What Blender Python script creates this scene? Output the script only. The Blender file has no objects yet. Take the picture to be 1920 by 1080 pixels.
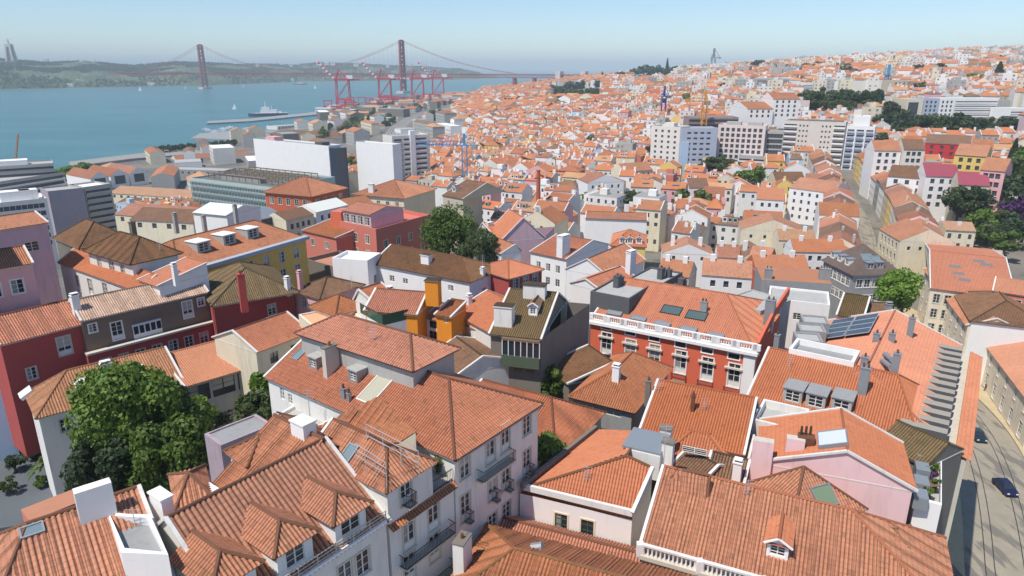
import bpy, math, random
from mathutils import Vector as Vc, noise as mnoise
R=math.radians
sc=bpy.context.scene
# ---------------- camera, sky, sun, exposure
F=1297.; PIT=math.atan(414/F); SP=math.sin(PIT); CP=math.cos(PIT); CH=95.
cd=bpy.data.cameras.new('camera'); cam=bpy.data.objects.new('camera',cd); sc.collection.objects.link(cam)
cam.location=(0,0,CH); cam.rotation_euler=(math.pi/2-PIT,0,0)
cd.sensor_width=36; cd.lens=36*F/1920; cd.clip_start=.5; cd.clip_end=90000; sc.camera=cam
SUN_AZ=math.atan2(-.74,-.67)      # compass direction the sun stands in (x east, y north)
SUN_EL=R(60)
w=bpy.data.worlds.new('World'); sc.world=w; w.use_nodes=True
nt=w.node_tree; bg=nt.nodes['Background']; sk=nt.nodes.new('ShaderNodeTexSky'); sk.sky_type='NISHITA'
sk.sun_disc=False; sk.sun_elevation=SUN_EL; sk.sun_rotation=SUN_AZ
sk.air_density=1.0; sk.dust_density=0; sk.ozone_density=2.2; sk.altitude=50
tint=nt.nodes.new('ShaderNodeMix'); tint.data_type='RGBA'; tint.blend_type='MULTIPLY'; tint.inputs[0].default_value=1; tint.inputs[7].default_value=(.56,.64,.74,1)
nt.links.new(sk.outputs[0],tint.inputs[6]); nt.links.new(tint.outputs[2],bg.inputs[0]); bg.inputs[1].default_value=.145
sl=bpy.data.lights.new('sun','SUN'); sl.energy=3.6; sl.angle=R(.5); sl.color=(1,.95,.87)
so=bpy.data.objects.new('sun',sl); sc.collection.objects.link(so)
so.rotation_euler=Vc((math.sin(SUN_AZ)*math.cos(SUN_EL),math.cos(SUN_AZ)*math.cos(SUN_EL),math.sin(SUN_EL))).to_track_quat('Z','Y').to_euler()
sc.view_settings.view_transform='Standard'; sc.view_settings.look='None'; sc.view_settings.gamma=1
sc.view_settings.exposure=.42
sc.cycles.volume_bounces=0; sc.cycles.max_bounces=6; sc.cycles.diffuse_bounces=4
sc.cycles.use_adaptive_sampling=True; sc.cycles.adaptive_threshold=.02
rnd=random.Random(7)
# ---------------- pixel of the photo + drop below the camera -> point in the place
def ray(px,py):
    a=(px-960)/F; b=(py-540)/F
    return Vc((a,CP-b*SP,-(SP+b*CP)))
def V(px,py,d):
    r=ray(px,py); t=d/-r.z
    return Vc((r.x*t,r.y*t,CH-d))
def proj(p):
    d=CH-p[2]; fw=p[1]*CP+d*SP
    if fw<1: return (-999,-999,fw)
    return (960+F*p[0]/fw, 540+F*(d*CP-p[1]*SP)/fw, fw)
# ---------------- materials
MT={}
def lin(c): return tuple((x/255/12.92 if x/255<=.04045 else ((x/255+.055)/1.055)**2.4) for x in c)+(1,)
def nmat(name):
    m=bpy.data.materials.new(name); m.use_nodes=True; n=m.node_tree
    return m,n,n.nodes['Principled BSDF']
def N(n,t,**k):
    x=n.nodes.new('ShaderNode'+t)
    for a,b in k.items():
        if a=='i':
            for q,r_ in b.items(): x.inputs[q].default_value=r_
        else: setattr(x,a,b)
    return x
def mixc(n,f,a,b,mode='MIX'):
    x=n.nodes.new('ShaderNodeMix'); x.data_type='RGBA'; x.blend_type=mode
    for s,v in ((0,f),(6,a),(7,b)):
        if hasattr(v,'is_output'): n.links.new(v,x.inputs[s])
        else: x.inputs[s].default_value=v
    return x.outputs[2]
def mth(n,op,a,b=0.,c=None):
    x=n.nodes.new('ShaderNodeMath'); x.operation=op
    for s,v in ((0,a),(1,b),(2,c)):
        if v is None: continue
        if hasattr(v,'is_output'): n.links.new(v,x.inputs[s])
        else: x.inputs[s].default_value=v
    return x.outputs[0]
def ramp(n,f,a,b):
    x=N(n,'MapRange',clamp=True); n.links.new(f,x.inputs[0]); x.inputs[1].default_value=a; x.inputs[2].default_value=b
    return x.outputs[0]
def wnoise(n,scale,detail=3,stretch=None,rough=.55):
    g=N(n,'NewGeometry'); v=g.outputs['Position']
    if stretch:
        mp=N(n,'Mapping'); mp.inputs['Scale'].default_value=stretch; n.links.new(v,mp.inputs[0]); v=mp.outputs[0]
    x=N(n,'TexNoise'); x.inputs['Scale'].default_value=scale; x.inputs['Detail'].default_value=detail; x.inputs['Roughness'].default_value=rough
    n.links.new(v,x.inputs[0]); return x.outputs[0]
def shade(c,k): return tuple(min(1,x*k) for x in c[:3])+(1,)
def plaster(name,c,dirt=.5,rough=.9):
    if name in MT: return MT[name]
    m,n,p=nmat(name); c=lin(c) if max(c)>1 else tuple(c)+(1,)
    f1=ramp(n,wnoise(n,.35,4),.45,.75); f2=ramp(n,wnoise(n,1.6,4,(1,1,.18)),.52,.8)
    a=mixc(n,mth(n,'MULTIPLY',f1,dirt*.55),c,shade(c,.72))
    a=mixc(n,mth(n,'MULTIPLY',f2,min(1,dirt*1.05)),a,tuple(x*.5+.06 for x in c[:3])+(1,))
    n.links.new(a,p.inputs['Base Color']); p.inputs['Roughness'].default_value=rough
    MT[name]=m; return m
def plain(name,c,rough=.6,metal=0,emit=None):
    if name in MT: return MT[name]
    m,n,p=nmat(name); p.inputs['Base Color'].default_value=lin(c); p.inputs['Roughness'].default_value=rough; p.inputs['Metallic'].default_value=metal
    MT[name]=m; return m
def tile(name,c1,c2,stain,amt=.5,near=True,pitch=.26,course=.40,lich=None,gap=.5):
    if name in MT: return MT[name]
    m,n,p=nmat(name); c1,c2,stain=lin(c1),lin(c2),lin(stain)
    uv=N(n,'UVMap'); sp=N(n,'SeparateXYZ'); n.links.new(uv.outputs[0],sp.inputs[0])
    u=mth(n,'DIVIDE',sp.outputs[0],pitch); v=mth(n,'DIVIDE',sp.outputs[1],course)
    cb=N(n,'CombineXYZ'); n.links.new(mth(n,'FLOOR',u),cb.inputs[0]); n.links.new(mth(n,'FLOOR',v),cb.inputs[1])
    wn=N(n,'TexWhiteNoise',noise_dimensions='3D'); n.links.new(cb.outputs[0],wn.inputs[0])
    oi=N(n,'ObjectInfo')
    a=mixc(n,mth(n,'MULTIPLY',mth(n,'POWER',wn.outputs[0],1.6),.6),c1,c2)
    big=ramp(n,wnoise(n,.22,5,None,.65),.42,.72); a=mixc(n,mth(n,'MULTIPLY',big,.55*amt+.15),a,shade(c2,.85))
    st=ramp(n,wnoise(n,.9,6,None,.7),.50,.72); a=mixc(n,mth(n,'MULTIPLY',st,amt),a,stain)
    if lich:
        l=ramp(n,wnoise(n,2.6,5,None,.7),.56,.66); a=mixc(n,l,a,lin(lich))
    a=mixc(n,mth(n,'MULTIPLY',ramp(n,wn.outputs[0],.95,.97),.35),a,shade(c1,1.25)); a=mixc(n,mth(n,'MULTIPLY',ramp(n,wn.outputs[0],.04,.02),.4),a,shade(stain,.8))
    pt=ramp(n,wnoise(n,.13,2,(1,1.7,1),.4),.60,.615); a=mixc(n,mth(n,'MULTIPLY',pt,.28),a,shade(c1,1.15))
    hv=N(n,'HueSaturation'); n.links.new(a,hv.inputs['Color'])
    n.links.new(mth(n,'MULTIPLY_ADD',oi.outputs['Random'],.26,.86),hv.inputs['Value'])
    n.links.new(mth(n,'MULTIPLY_ADD',oi.outputs['Random'],-.14,.95),hv.inputs['Saturation'])
    a=hv.outputs[0]
    # joints between the tiles: shade of the grooves painted into the colour
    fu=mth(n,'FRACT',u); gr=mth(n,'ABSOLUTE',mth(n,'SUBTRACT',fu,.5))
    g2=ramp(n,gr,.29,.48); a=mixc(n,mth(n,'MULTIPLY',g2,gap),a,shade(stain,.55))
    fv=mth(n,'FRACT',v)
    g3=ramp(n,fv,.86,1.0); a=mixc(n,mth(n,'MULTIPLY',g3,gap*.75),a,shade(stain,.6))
    n.links.new(a,p.inputs['Base Color']); p.inputs['Roughness'].default_value=.85
    bp=N(n,'Bump'); bp.inputs['Strength'].default_value=.6; bp.inputs['Distance'].default_value=.06
    h=mth(n,'MULTIPLY',mth(n,'SUBTRACT',1.,fv),.5)
    if not near:
        h=mth(n,'ADD',h,mth(n,'MULTIPLY',mth(n,'SINE',mth(n,'MULTIPLY',fu,math.pi)),1.))
    h=mth(n,'ADD',h,mth(n,'MULTIPLY',wn.outputs[0],.35))
    n.links.new(h,bp.inputs['Height']); n.links.new(bp.outputs[0],p.inputs['Normal'])
    MT[name]=m; return m
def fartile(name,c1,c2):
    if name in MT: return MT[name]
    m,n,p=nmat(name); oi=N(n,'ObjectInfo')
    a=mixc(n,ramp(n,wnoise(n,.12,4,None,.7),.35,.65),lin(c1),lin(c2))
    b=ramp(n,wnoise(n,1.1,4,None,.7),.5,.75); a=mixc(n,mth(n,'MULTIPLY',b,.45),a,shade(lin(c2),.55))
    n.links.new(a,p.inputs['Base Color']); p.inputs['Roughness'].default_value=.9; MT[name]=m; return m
def leafmat(name,a,b,c=None):
    if name in MT: return MT[name]
    m,n,p=nmat(name); g=N(n,'ObjectInfo')
    col=mixc(n,ramp(n,wnoise(n,.9,4,None,.7),.35,.65),lin(a),lin(b))
    if c: col=mixc(n,ramp(n,wnoise(n,5.,3),.55,.66),col,lin(c))
    hv=N(n,'HueSaturation'); n.links.new(col,hv.inputs['Color']); n.links.new(mth(n,'MULTIPLY_ADD',g.outputs['Random'],.4,.8),hv.inputs['Value'])
    n.links.new(hv.outputs[0],p.inputs['Base Color']); p.inputs['Roughness'].default_value=.6
    tr=N(n,'BsdfTranslucent'); n.links.new(hv.outputs[0],tr.inputs[0]); ms=N(n,'MixShader'); ms.inputs[0].default_value=.3
    n.links.new(p.outputs[0],ms.inputs[1]); n.links.new(tr.outputs[0],ms.inputs[2]); n.links.new(ms.outputs[0],n.nodes['Material Output'].inputs[0])
    MT[name]=m; return m
WH=plaster('white plaster',(226,222,214),.45); WH2=plaster('clean white plaster',(236,233,228),.2)
CREAM=plaster('cream plaster',(226,214,186),.5); BEIGE=plaster('beige plaster',(196,184,160),.6)
PINK=plaster('pink plaster',(226,172,170),.35); PALEPINK=plaster('pale pink plaster',(232,196,194),.4); REDP=plaster('red plaster',(196,84,58),.3)
SALM=plaster('salmon plaster',(205,120,102),.35); YEL=plaster('yellow plaster',(232,198,112),.4); OCH=plaster('ochre plaster',(226,184,94),.5)
ORG=plaster('orange plaster',(226,140,36),.3); MAR=plaster('maroon plaster',(172,76,70),.4); LIL=plaster('lilac plaster',(208,176,182),.5)
GREY=plaster('grey plaster',(150,150,148),.6); DGREY=plaster('dark grey slate',(88,90,92),.5); LGREY=plaster('light grey concrete',(176,174,168),.6)
STONE=plaster('stone trim',(202,194,178),.5); OLD=plaster('old grey render',(124,116,106),1.); BLUE=plaster('pale blue plaster',(178,200,220),.3)
SHING=plaster('brown shingle',(130,110,94),.8); GRNP=plaster('pale green plaster',(178,194,188),.3)
GLASS=plain('window glass',(44,52,60),.1); BLIND=plain('lowered blind',(176,172,160),.6); CURT=plain('white curtain behind glass',(140,142,140),.25); DARK=plain('dark opening',(26,26,28),.6); SASH=plain('white sash',(225,222,214),.5)
GSASH=plain('green sash',(60,92,70),.5); IRON=plain('dark ironwork',(42,46,50),.5); ZINC=plain('zinc sheet',(150,155,158),.45,.3); WOOD=plaster('weathered wood',(120,96,74),.6)
SKYG=plain('skylight glass',(120,136,140),.08); RIVW=plain('galvanised rail',(205,205,205),.4,.4)
COP=plaster('white coping',(218,214,206),.6)
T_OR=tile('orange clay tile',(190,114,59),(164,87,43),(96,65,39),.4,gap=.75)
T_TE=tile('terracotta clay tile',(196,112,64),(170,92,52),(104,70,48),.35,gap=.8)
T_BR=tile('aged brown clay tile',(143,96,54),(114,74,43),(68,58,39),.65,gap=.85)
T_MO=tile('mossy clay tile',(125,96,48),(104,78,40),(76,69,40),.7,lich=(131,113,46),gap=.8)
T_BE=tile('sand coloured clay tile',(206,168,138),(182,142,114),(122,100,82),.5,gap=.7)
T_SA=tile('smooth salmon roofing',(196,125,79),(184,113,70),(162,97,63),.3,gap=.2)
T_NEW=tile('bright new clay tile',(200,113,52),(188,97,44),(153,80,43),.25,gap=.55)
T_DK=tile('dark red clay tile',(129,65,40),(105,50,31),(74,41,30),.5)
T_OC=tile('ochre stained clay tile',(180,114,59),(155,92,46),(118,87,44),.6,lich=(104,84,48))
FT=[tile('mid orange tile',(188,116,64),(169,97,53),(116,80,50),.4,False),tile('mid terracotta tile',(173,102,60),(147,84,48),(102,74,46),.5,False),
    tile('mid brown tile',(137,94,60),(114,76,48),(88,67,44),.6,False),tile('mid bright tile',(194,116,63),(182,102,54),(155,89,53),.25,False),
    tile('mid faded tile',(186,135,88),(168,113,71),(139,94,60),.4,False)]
FM={T_OR:FT[0],T_TE:FT[1],T_BR:FT[2],T_NEW:FT[3]}
# ---------------- mesh builder
def tag(o,label=None,cat=None,group=None,kind=None):
    if label: o['label']=label
    if cat: o['category']=cat
    if group: o['group']=group
    if kind: o['kind']=kind
    return o
def empty(name,loc,label,cat,group=None):
    o=bpy.data.objects.new(name,None); o.location=loc; o.empty_display_size=.5; sc.collection.objects.link(o)
    return tag(o,label,cat,group)
class MB:
    def __init__(s): s.v=[];s.f=[];s.m=[];s.uv=[];s.mats=[]
    def mi(s,m):
        if m not in s.mats: s.mats.append(m)
        return s.mats.index(m)
    def face(s,pts,m,uv=None):
        b=len(s.v); s.v+= [tuple(p) for p in pts]; s.f.append(tuple(range(b,b+len(pts)))); s.m.append(s.mi(m))
        s.uv+= uv if uv else [(0,0)]*len(pts)
    def slab(s,P,z0,z1,m,mtop=None,bottom=True):   # vertical prism over polygon P (ccw seen from above)
        n=len(P); T=[(p[0],p[1],z1) for p in P]; B=[(p[0],p[1],z0) for p in P]
        s.face(T,mtop or m)
        if bottom: s.face(B[::-1],m)
        for i in range(n): j=(i+1)%n; s.face([B[i],B[j],T[j],T[i]],m)
    def box(s,c,u,hu,hv,z0,z1,m,mtop=None):         # box about c, u = unit 2D direction
        v=Vc((-u[1],u[0])); u=Vc((u[0],u[1])); c=Vc((c[0],c[1]))
        s.slab([c-u*hu-v*hv,c+u*hu-v*hv,c+u*hu+v*hv,c-u*hu+v*hv],z0,z1,m,mtop)
    def beam(s,p,q,w,h,m,up=Vc((0,0,1))):
        p=Vc(p);q=Vc(q); d=(q-p)
        if d.length<1e-6: return
        d.normalize(); x=d.cross(up)
        if x.length<1e-3: x=Vc((1,0,0))
        x.normalize(); y=x.cross(d); x*=w/2; y*=h/2
        a=[p-x-y,p+x-y,p+x+y,p-x+y]; b=[t+(q-p) for t in a]
        for i in range(4): j=(i+1)%4; s.face([a[i],a[j],b[j],b[i]],m)
        s.face(a[::-1],m); s.face(b,m)
    def tube(s,p,q,r0,r1,m,n=6,cap=True):
        p=Vc(p);q=Vc(q); d=(q-p).normalized(); x=d.cross(Vc((0,0,1)))
        if x.length<1e-3: x=Vc((1,0,0))
        x.normalize(); y=d.cross(x)
        a=[p+(x*math.cos(t)+y*math.sin(t))*r0 for t in [2*math.pi*i/n for i in range(n)]]
        b=[q+(x*math.cos(t)+y*math.sin(t))*r1 for t in [2*math.pi*i/n for i in range(n)]]
        for i in range(n): j=(i+1)%n; s.face([a[i],b[i],b[j],a[j]][::-1],m)
        if cap: s.face(b,m); s.face(a[::-1],m)
    def build(s,name,parent=None,base=None,smooth=False):
        if not s.f: return None
        b=Vc(base) if base is not None else (Vc(parent.location) if parent else Vc((0,0,0)))
        me=bpy.data.meshes.new(name); me.from_pydata([(x-b[0],y-b[1],z-b[2]) for x,y,z in s.v],[],s.f)
        for m in s.mats: me.materials.append(m)
        me.polygons.foreach_set('material_index',s.m)
        l=me.uv_layers.new(name='UVMap'); l.data.foreach_set('uv',[c for t in s.uv for c in t])
        if smooth: me.polygons.foreach_set('use_smooth',[True]*len(s.f))
        o=bpy.data.objects.new(name,me); sc.collection.objects.link(o)
        if parent: o.parent=parent
        else: o.location=b
        return o
# ---------------- tiled roof faces (barrel tiles modelled as ribs when near)
def roofface(mb,P,mat,corr=True,pitch=.26,amp=.06):
    P=[Vc(p) for p in P]; e=(P[1]-P[0]); L=e.length
    if L<.05: return None
    e.normalize(); c=sum(P[2:],Vc())/(len(P)-2); n=e.cross(c-P[0])
    if n.length<1e-6: return None
    n.normalize()
    if n.z<0: n=-n
    d=n.cross(e)
    if d.z<0 and abs(d.z)>1e-4: d=-d
    Q=[((p-P[0]).dot(e),(p-P[0]).dot(d)) for p in P]
    o=Vc((P[0].x,P[0].y)).length
    if not corr:
        mb.face(P,mat,[(a,b) for a,b in Q]); return
    u0=min(a for a,b in Q); u1=max(a for a,b in Q); st=pitch/6
    k0=int(math.floor(u0/st)); k1=int(math.ceil(u1/st)); prev=None
    m=mb.mi(mat); N_=len(Q)
    us=[u0]+[k*st for k in range(k0+1,k1) if u0<k*st<u1]+[u1]
    for u in us:
        uu=min(max(u,u0+1e-4),u1-1e-4); vs=[]
        for i in range(N_):
            a,b=Q[i],Q[(i+1)%N_]
            if (a[0]-uu)*(b[0]-uu)<0: vs.append(a[1]+(b[1]-a[1])*(uu-a[0])/(b[0]-a[0]))
        if len(vs)<2: prev=None; continue
        v0,v1=min(vs),max(vs); h=amp*(2*abs(math.sin(math.pi*(u/pitch)))-1)
        a=P[0]+e*u+d*v0+n*h; b=P[0]+e*u+d*v1+n*h; k=len(mb.v); mb.v+=[tuple(a),tuple(b)]
        if prev: 
            mb.f.append((prev[0],k,k+1,prev[0]+1)); mb.m.append(m); mb.uv+=[(prev[1],prev[2]),(u,v0),(u,v1),(prev[1],prev[3])]
        prev=(k,u,v0,v1)
    mb.face([p-n*(amp+.02) for p in P],mat,[(a,b) for a,b in Q])
def cap(mb,p,q,mat,r=.13):
    p=Vc(p);q=Vc(q); L=(q-p).length
    k=max(1,int(L/.42))
    if L>.2:
        mb.tube(p+Vc((0,0,.03)),q+Vc((0,0,.03)),r,r,mat,6)
# ---------------- windows
WC={}
def winmesh(w,h,style,kind):
    key=(round(w,2),round(h,2),style,kind)
    if key in WC: return WC[key]
    fr=MB(); gl=MB(); sash={'w':SASH,'g':GSASH,'d':IRON,'b':WOOD}[style[0]]
    tr={'s':STONE,'W':WH2,'n':None,'G':LGREY,'C':CREAM}[style[1]]
    def bx(mb,x0,x1,z0,z1,y0,y1,m): mb.slab([(x0,y0),(x1,y0),(x1,y1),(x0,y1)],z0,z1,m)
    a=w/2;b=h/2
    if tr:
        t=.14
        bx(fr,-a-t,a+t,b,b+t,-.05,.02,tr); bx(fr,-a-t,a+t,-b-t,-b,-.09,.02,tr)
        bx(fr,-a-t,-a,-b,b,-.05,.02,tr); bx(fr,a,a+t,-b,b,-.05,.02,tr)
    y0,y1=.07,.13; t=.055
    for x0,x1,z0,z1 in ((-a,-a+t,-b,b),(a-t,a,-b,b),(-a+t,a-t,b-t,b),(-a+t,a-t,-b,-b+t)): bx(fr,x0,x1,z0,z1,y0,y1,sash)
    bx(fr,-.045,.045,-b+t,b-t,y0-.01,y1,sash)
    nz=2 if kind=='w' else 3
    for i in range(1,nz+1):
        z=-b+h*i/(nz+1)
        for x0,x1 in ((-a+t,-.045),(.045,a-t)): bx(fr,x0,x1,z-.02,z+.02,y0+.01,y1-.01,sash)
    if kind=='d': 
        for x0,x1 in ((-a+t,-.045),(.045,a-t)): bx(fr,x0,x1,-b+t,-b+t+h*.2,y0+.005,y1-.005,sash)
    gl.face([(-a,.12,-b),(a,.12,-b),(a,.12,b),(-a,.12,b)],GLASS)
    g2=MB(); cz_=-b+h*.55 if h<2 else -b+h*.4
    g2.face([(-a,.12,-b),(a,.12,-b),(a,.12,cz_),(-a,.12,cz_)],GLASS); g2.face([(-a,.12,cz_),(a,.12,cz_),(a,.12,b),(-a,.12,b)],BLIND)
    g3=MB(); g3.face([(-a,.12,-b),(0,.12,-b),(0,.12,b),(-a,.12,b)],CURT); g3.face([(0,.12,-b),(a,.12,-b),(a,.12,b),(0,.12,b)],GLASS)
    def mk(mb,nm):
        me=bpy.data.meshes.new(nm); me.from_pydata(mb.v,[],mb.f)
        for m in mb.mats: me.materials.append(m)
        me.polygons.foreach_set('material_index',mb.m); return me
    WC[key]=(mk(fr,'window'),mk(gl,'pane'),mk(g2,'pane'),mk(g3,'pane')); return WC[key]
def putwin(root,p,udir,w,h,style='ws',kind='w',name='window'):
    q=winmesh(w,h,style,kind); fm=q[0]; gm=q[rnd.choice((1,1,2,3))]
    o=bpy.data.objects.new('window' if kind=='w' else 'balcony_door',fm); sc.collection.objects.link(o)
    o.parent=root; o.location=Vc(p)-Vc(root.location); o.rotation_euler=(0,0,math.atan2(udir[1],udir[0]))
    g=bpy.data.objects.new('pane',gm); sc.collection.objects.link(g); g.parent=o
    return o
BC={}
def balcony(root,p,udir,w,dep=.7,mat=None,hh=1.0):
    key=(round(w,2),dep)
    if key not in BC:
        mb=MB(); a=w/2; mb.slab([(-a,-dep),(a,-dep),(a,0),(-a,0)],-.14,0,STONE)
        me=MB()
        for z in (.08,hh-.03):
            me.beam((-a,-dep+.03,z),(a,-dep+.03,z),.04,.04,IRON); me.beam((-a+.02,-dep+.03,z),(-a+.02,0,z),.04,.04,IRON); me.beam((a-.02,-dep+.03,z),(a-.02,0,z),.04,.04,IRON)
        k=int(w/.14)
        for i in range(k+1): x=-a+.02+(w-.04)*i/k; me.beam((x,-dep+.03,0),(x,-dep+.03,hh),.025,.025,IRON,Vc((0,1,0)))
        for i in range(1,5): 
            for x in (-a+.02,a-.02): me.beam((x,-dep+i*.14,0),(x,-dep+i*.14,hh),.025,.025,IRON,Vc((0,1,0)))
        r=[]
        for q,nm in ((mb,'balcony'),(me,'railing')):
            h=bpy.data.meshes.new(nm); h.from_pydata(q.v,[],q.f)
            for m in q.mats: h.materials.append(m)
            r.append(h)
        BC[key]=r
    s,r=BC[key]; o=bpy.data.objects.new('balcony',s); sc.collection.objects.link(o); o.parent=root
    o.location=Vc(p)-Vc(root.location); o.rotation_euler=(0,0,math.atan2(udir[1],udir[0]))
    g=bpy.data.objects.new('railing',r); sc.collection.objects.link(g); g.parent=o
def wallgrid(mb,A,B,z0,z1,wins,m,rev=.16,glass=None):
    A=Vc((A[0],A[1]));B=Vc((B[0],B[1])); L=(B-A).length; u=(B-A)/L; n=Vc((u.y,-u.x))   # outside normal
    W=[(max(.02,s-w/2),min(L-.02,s+w/2),max(z0+.02,z-h/2),min(z1-.02,z+h/2)) for s,z,w,h in wins]
    W=[q for q in W if q[1]-q[0]>.1 and q[3]-q[2]>.1]
    S=sorted(set([0,L]+[x for q in W for x in q[:2]])); Z=sorted(set([z0,z1]+[x for q in W for x in q[2:]]))
    def pt(s,z,k=0): p=A+u*s-n*k; return (p.x,p.y,z)
    if len(W)==0: mb.face([pt(0,z0),pt(L,z0),pt(L,z1),pt(0,z1)],m); return
    for j in range(len(Z)-1):
        zc=(Z[j]+Z[j+1])/2; i=0
        while i<len(S)-1:
            if any(q[0]<(S[i]+S[i+1])/2<q[1] and q[2]<zc<q[3] for q in W): i+=1; continue
            k=i
            while k+1<len(S)-1 and not any(q[0]<(S[k+1]+S[k+2])/2<q[1] and q[2]<zc<q[3] for q in W): k+=1
            mb.face([pt(S[i],Z[j]),pt(S[k+1],Z[j]),pt(S[k+1],Z[j+1]),pt(S[i],Z[j+1])],m); i=k+1
    for a,b,c,d in W:
        mb.face([pt(a,c),pt(a,d),pt(a,d,rev),pt(a,c,rev)][::-1],m); mb.face([pt(b,c),pt(b,d),pt(b,d,rev),pt(b,c,rev)],m)
        mb.face([pt(a,d),pt(b,d),pt(b,d,rev),pt(a,d,rev)],m); mb.face([pt(a,c),pt(b,c),pt(b,c,rev),pt(a,c,rev)][::-1],m)
        mb.face([pt(a,c,rev),pt(b,c,rev),pt(b,d,rev),pt(a,d,rev)],glass or GLASS)
def hit(P3,px,py):          # ray of a photo pixel onto the plane through a roof face -> point or None
    o=Vc((0,0,CH)); r=ray(px,py); best=None
    for P in P3:
        n=(P[1]-P[0]).cross(P[2]-P[0])
        if n.length<1e-6: continue
        n.normalize(); dn=n.dot(r)
        if abs(dn)<1e-6: continue
        t=n.dot(P[0]-o)/dn
        if t<=0: continue
        q=o+r*t; ins=True; s0=0
        for i in range(len(P)):
            a,b=P[i],P[(i+1)%len(P)]; c=(b-a).cross(q-a).dot(n)
            if abs(c)<1e-6: continue
            if s0==0: s0=1 if c>0 else -1
            elif (c>0)!=(s0>0): ins=False
        if ins and (best is None or t<best[0]): best=(t,q,n)
    return best
# ---------------- a house
HOUSES=[]; ALLRF=[]
class House:
    def __init__(s,name,label,cat,A,B,D,d,g=54,roof='hip',rh=2.6,ax='u',h0=None,h1=None,rp=.5,over=.35,wall=None,tile=None,corr=True,group=None,
                 cop=True,cornice=True,capm=None,style='ws',world=False,C=None,parapet=0,zc=.12,pitch=.26,capr=.12,ridgecap=True):
        s.wall=wall or WH; s.tile=tile or T_TE; s.d=d; s.ze=CH-d; s.zg=CH-g; s.style=style; s.pitch=pitch
        if not world: A=V(*A,d).xy; B=V(*B,d).xy
        else: A=Vc(A); B=Vc(B)
        u=(B-A).normalized(); v=Vc((-u.y,u.x))
        if isinstance(D,tuple):
            Q=V(*D,d).xy; D=(Q-B).dot(v)
            if C=='free': Cc=Q; s.P=[A,B,Cc,A+(Cc-B)]
            else: s.P=[A,B,B+v*D,A+v*D]
        else: s.P=[A,B,B+v*D,A+v*D]
        s.u,s.v,s.L,s.D=u,v,(B-A).length,D; HOUSES.append(list(s.P)); (s.L>120 or abs(D)>90 or D<0) and print('SIZE',label,round(s.L),round(D),flush=True)
        c=sum(s.P,Vc((0,0)))/4; s.root=empty(name,(c.x,c.y,s.zg),label,cat,group); s.over=over
        s.rf=[]; s.wins={'f':[],'r':[],'b':[],'l':[]}; s.corr=corr; s.roof=roof
        s.rb=MB(); s.wb=MB(); s.q=[]; ze=s.ze
        def at(a,b,z): p=s.P[0]+u*a+v*b; return Vc((p.x,p.y,z))
        s.at=at; L=s.L; o=over
        if roof in('hip','gable','shed','pyr'):
            if ax=='u': ln,wd=L,D
            else: ln,wd=D,L
            if h0 is None: h0=0 if roof=='gable' else min(wd/2,ln/2)
            if h1 is None: h1=0 if roof=='gable' else min(wd/2,ln/2)
            zr=ze+rh
            def X(a,b,z): return at(a,b,z) if ax=='u' else at(b,a,z)
            o0=o if h0>0 else .03; o1=o if h1>0 else .03
            E=[X(-o0,-o,ze),X(ln+o1,-o,ze),X(ln+o1,wd+o,ze),X(-o0,wd+o,ze)]
            r0=X(h0 if h0>0 else -.03,wd*rp,zr); r1=X(ln-h1 if h1>0 else ln+.03,wd*rp,zr)
            fs=[]
            if (r1-r0).length<.3: fs=[[E[0],E[1],r0],[E[1],E[2],r0],[E[2],E[3],r0],[E[3],E[0],r0]]; r1=r0
            else:
                if rp>0: fs.append([E[0],E[1],r1,r0])
                if rp<1: fs.append([E[2],E[3],r0,r1])
                if h1>0: fs.append([E[1],E[2],r1])
                if h0>0: fs.append([E[3],E[0],r0])
            s.rf=fs; cm=capm or s.tile
            for f in fs: roofface(s.rb,f,s.tile,corr,pitch)
            if corr and ridgecap:
                cap(s.rb,r0,r1,cm,capr)
                if h0>0: cap(s.rb,E[0],r0,cm,capr); cap(s.rb,E[3],r0,cm,capr)
                if h1>0: cap(s.rb,E[1],r1,cm,capr); cap(s.rb,E[2],r1,cm,capr)
            if not corr: # closed underside
                s.rb.face([p-Vc((0,0,.05)) for p in E[::-1]],s.tile)
            # gable triangles + coping
            for hh,a,w0 in ((h0,0,r0),(h1,ln,r1)):
                if hh==0:
                    p,q,t=X(a,0,ze),X(a,wd,ze),X(a,wd*rp,zr)
                    s.wb.face([p,q,t] if (a>0)==(ax=='u') else [q,p,t],s.wall)
                    if cop and corr:
                        k=-.08 if a==0 else .08
                        for e_ in (X(a+k,-o,ze+.02),X(a+k,wd+o,ze+.02)):
                            if (rp in(0,1)) and abs((e_-X(a+k,wd*rp,zr)).xy.length)<o+.5:
                                continue
                            s.rb.beam(e_+Vc((0,0,.03)),X(a+k,wd*rp,zr+.05),.24,.2,COP)
            s.r0,s.r1,s.E=r0,r1,E
            if cornice:
                p0,p1,p2,p3=[X(a,b,0) for a,b in ((-o0*.75,-o*.75),(ln+o1*.75,-o*.75),(ln+o1*.75,wd+o*.75),(-o0*.75,wd+o*.75))]
                poly=[p0,p1,p2,p3] if ax=='u' else [p0,p3,p2,p1]
                s.wb.slab(poly,ze-zc-.06,ze-.06,cornice if not isinstance(cornice,bool) else COP)
        else:
            pr=parapet
            T=s.tile; C4=[Vc((p.x,p.y,ze)) for p in s.P]
            s.wb.face(C4,T)
            s.rf=[C4]
            if pr>0:
                c0=sum(C4,Vc())/4
                I4=[p+(c0-p)*(.38/max(1,(c0-p).length)) for p in C4]
                for i in range(4):
                    j=(i+1)%4; s.wb.slab([C4[i],C4[j],I4[j],I4[i]],ze+.002,ze+pr,s.wall)
    def wall_at(s,side):
        i={'f':0,'r':1,'b':2,'l':3}[side]; return s.P[i],s.P[(i+1)%4]
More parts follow.
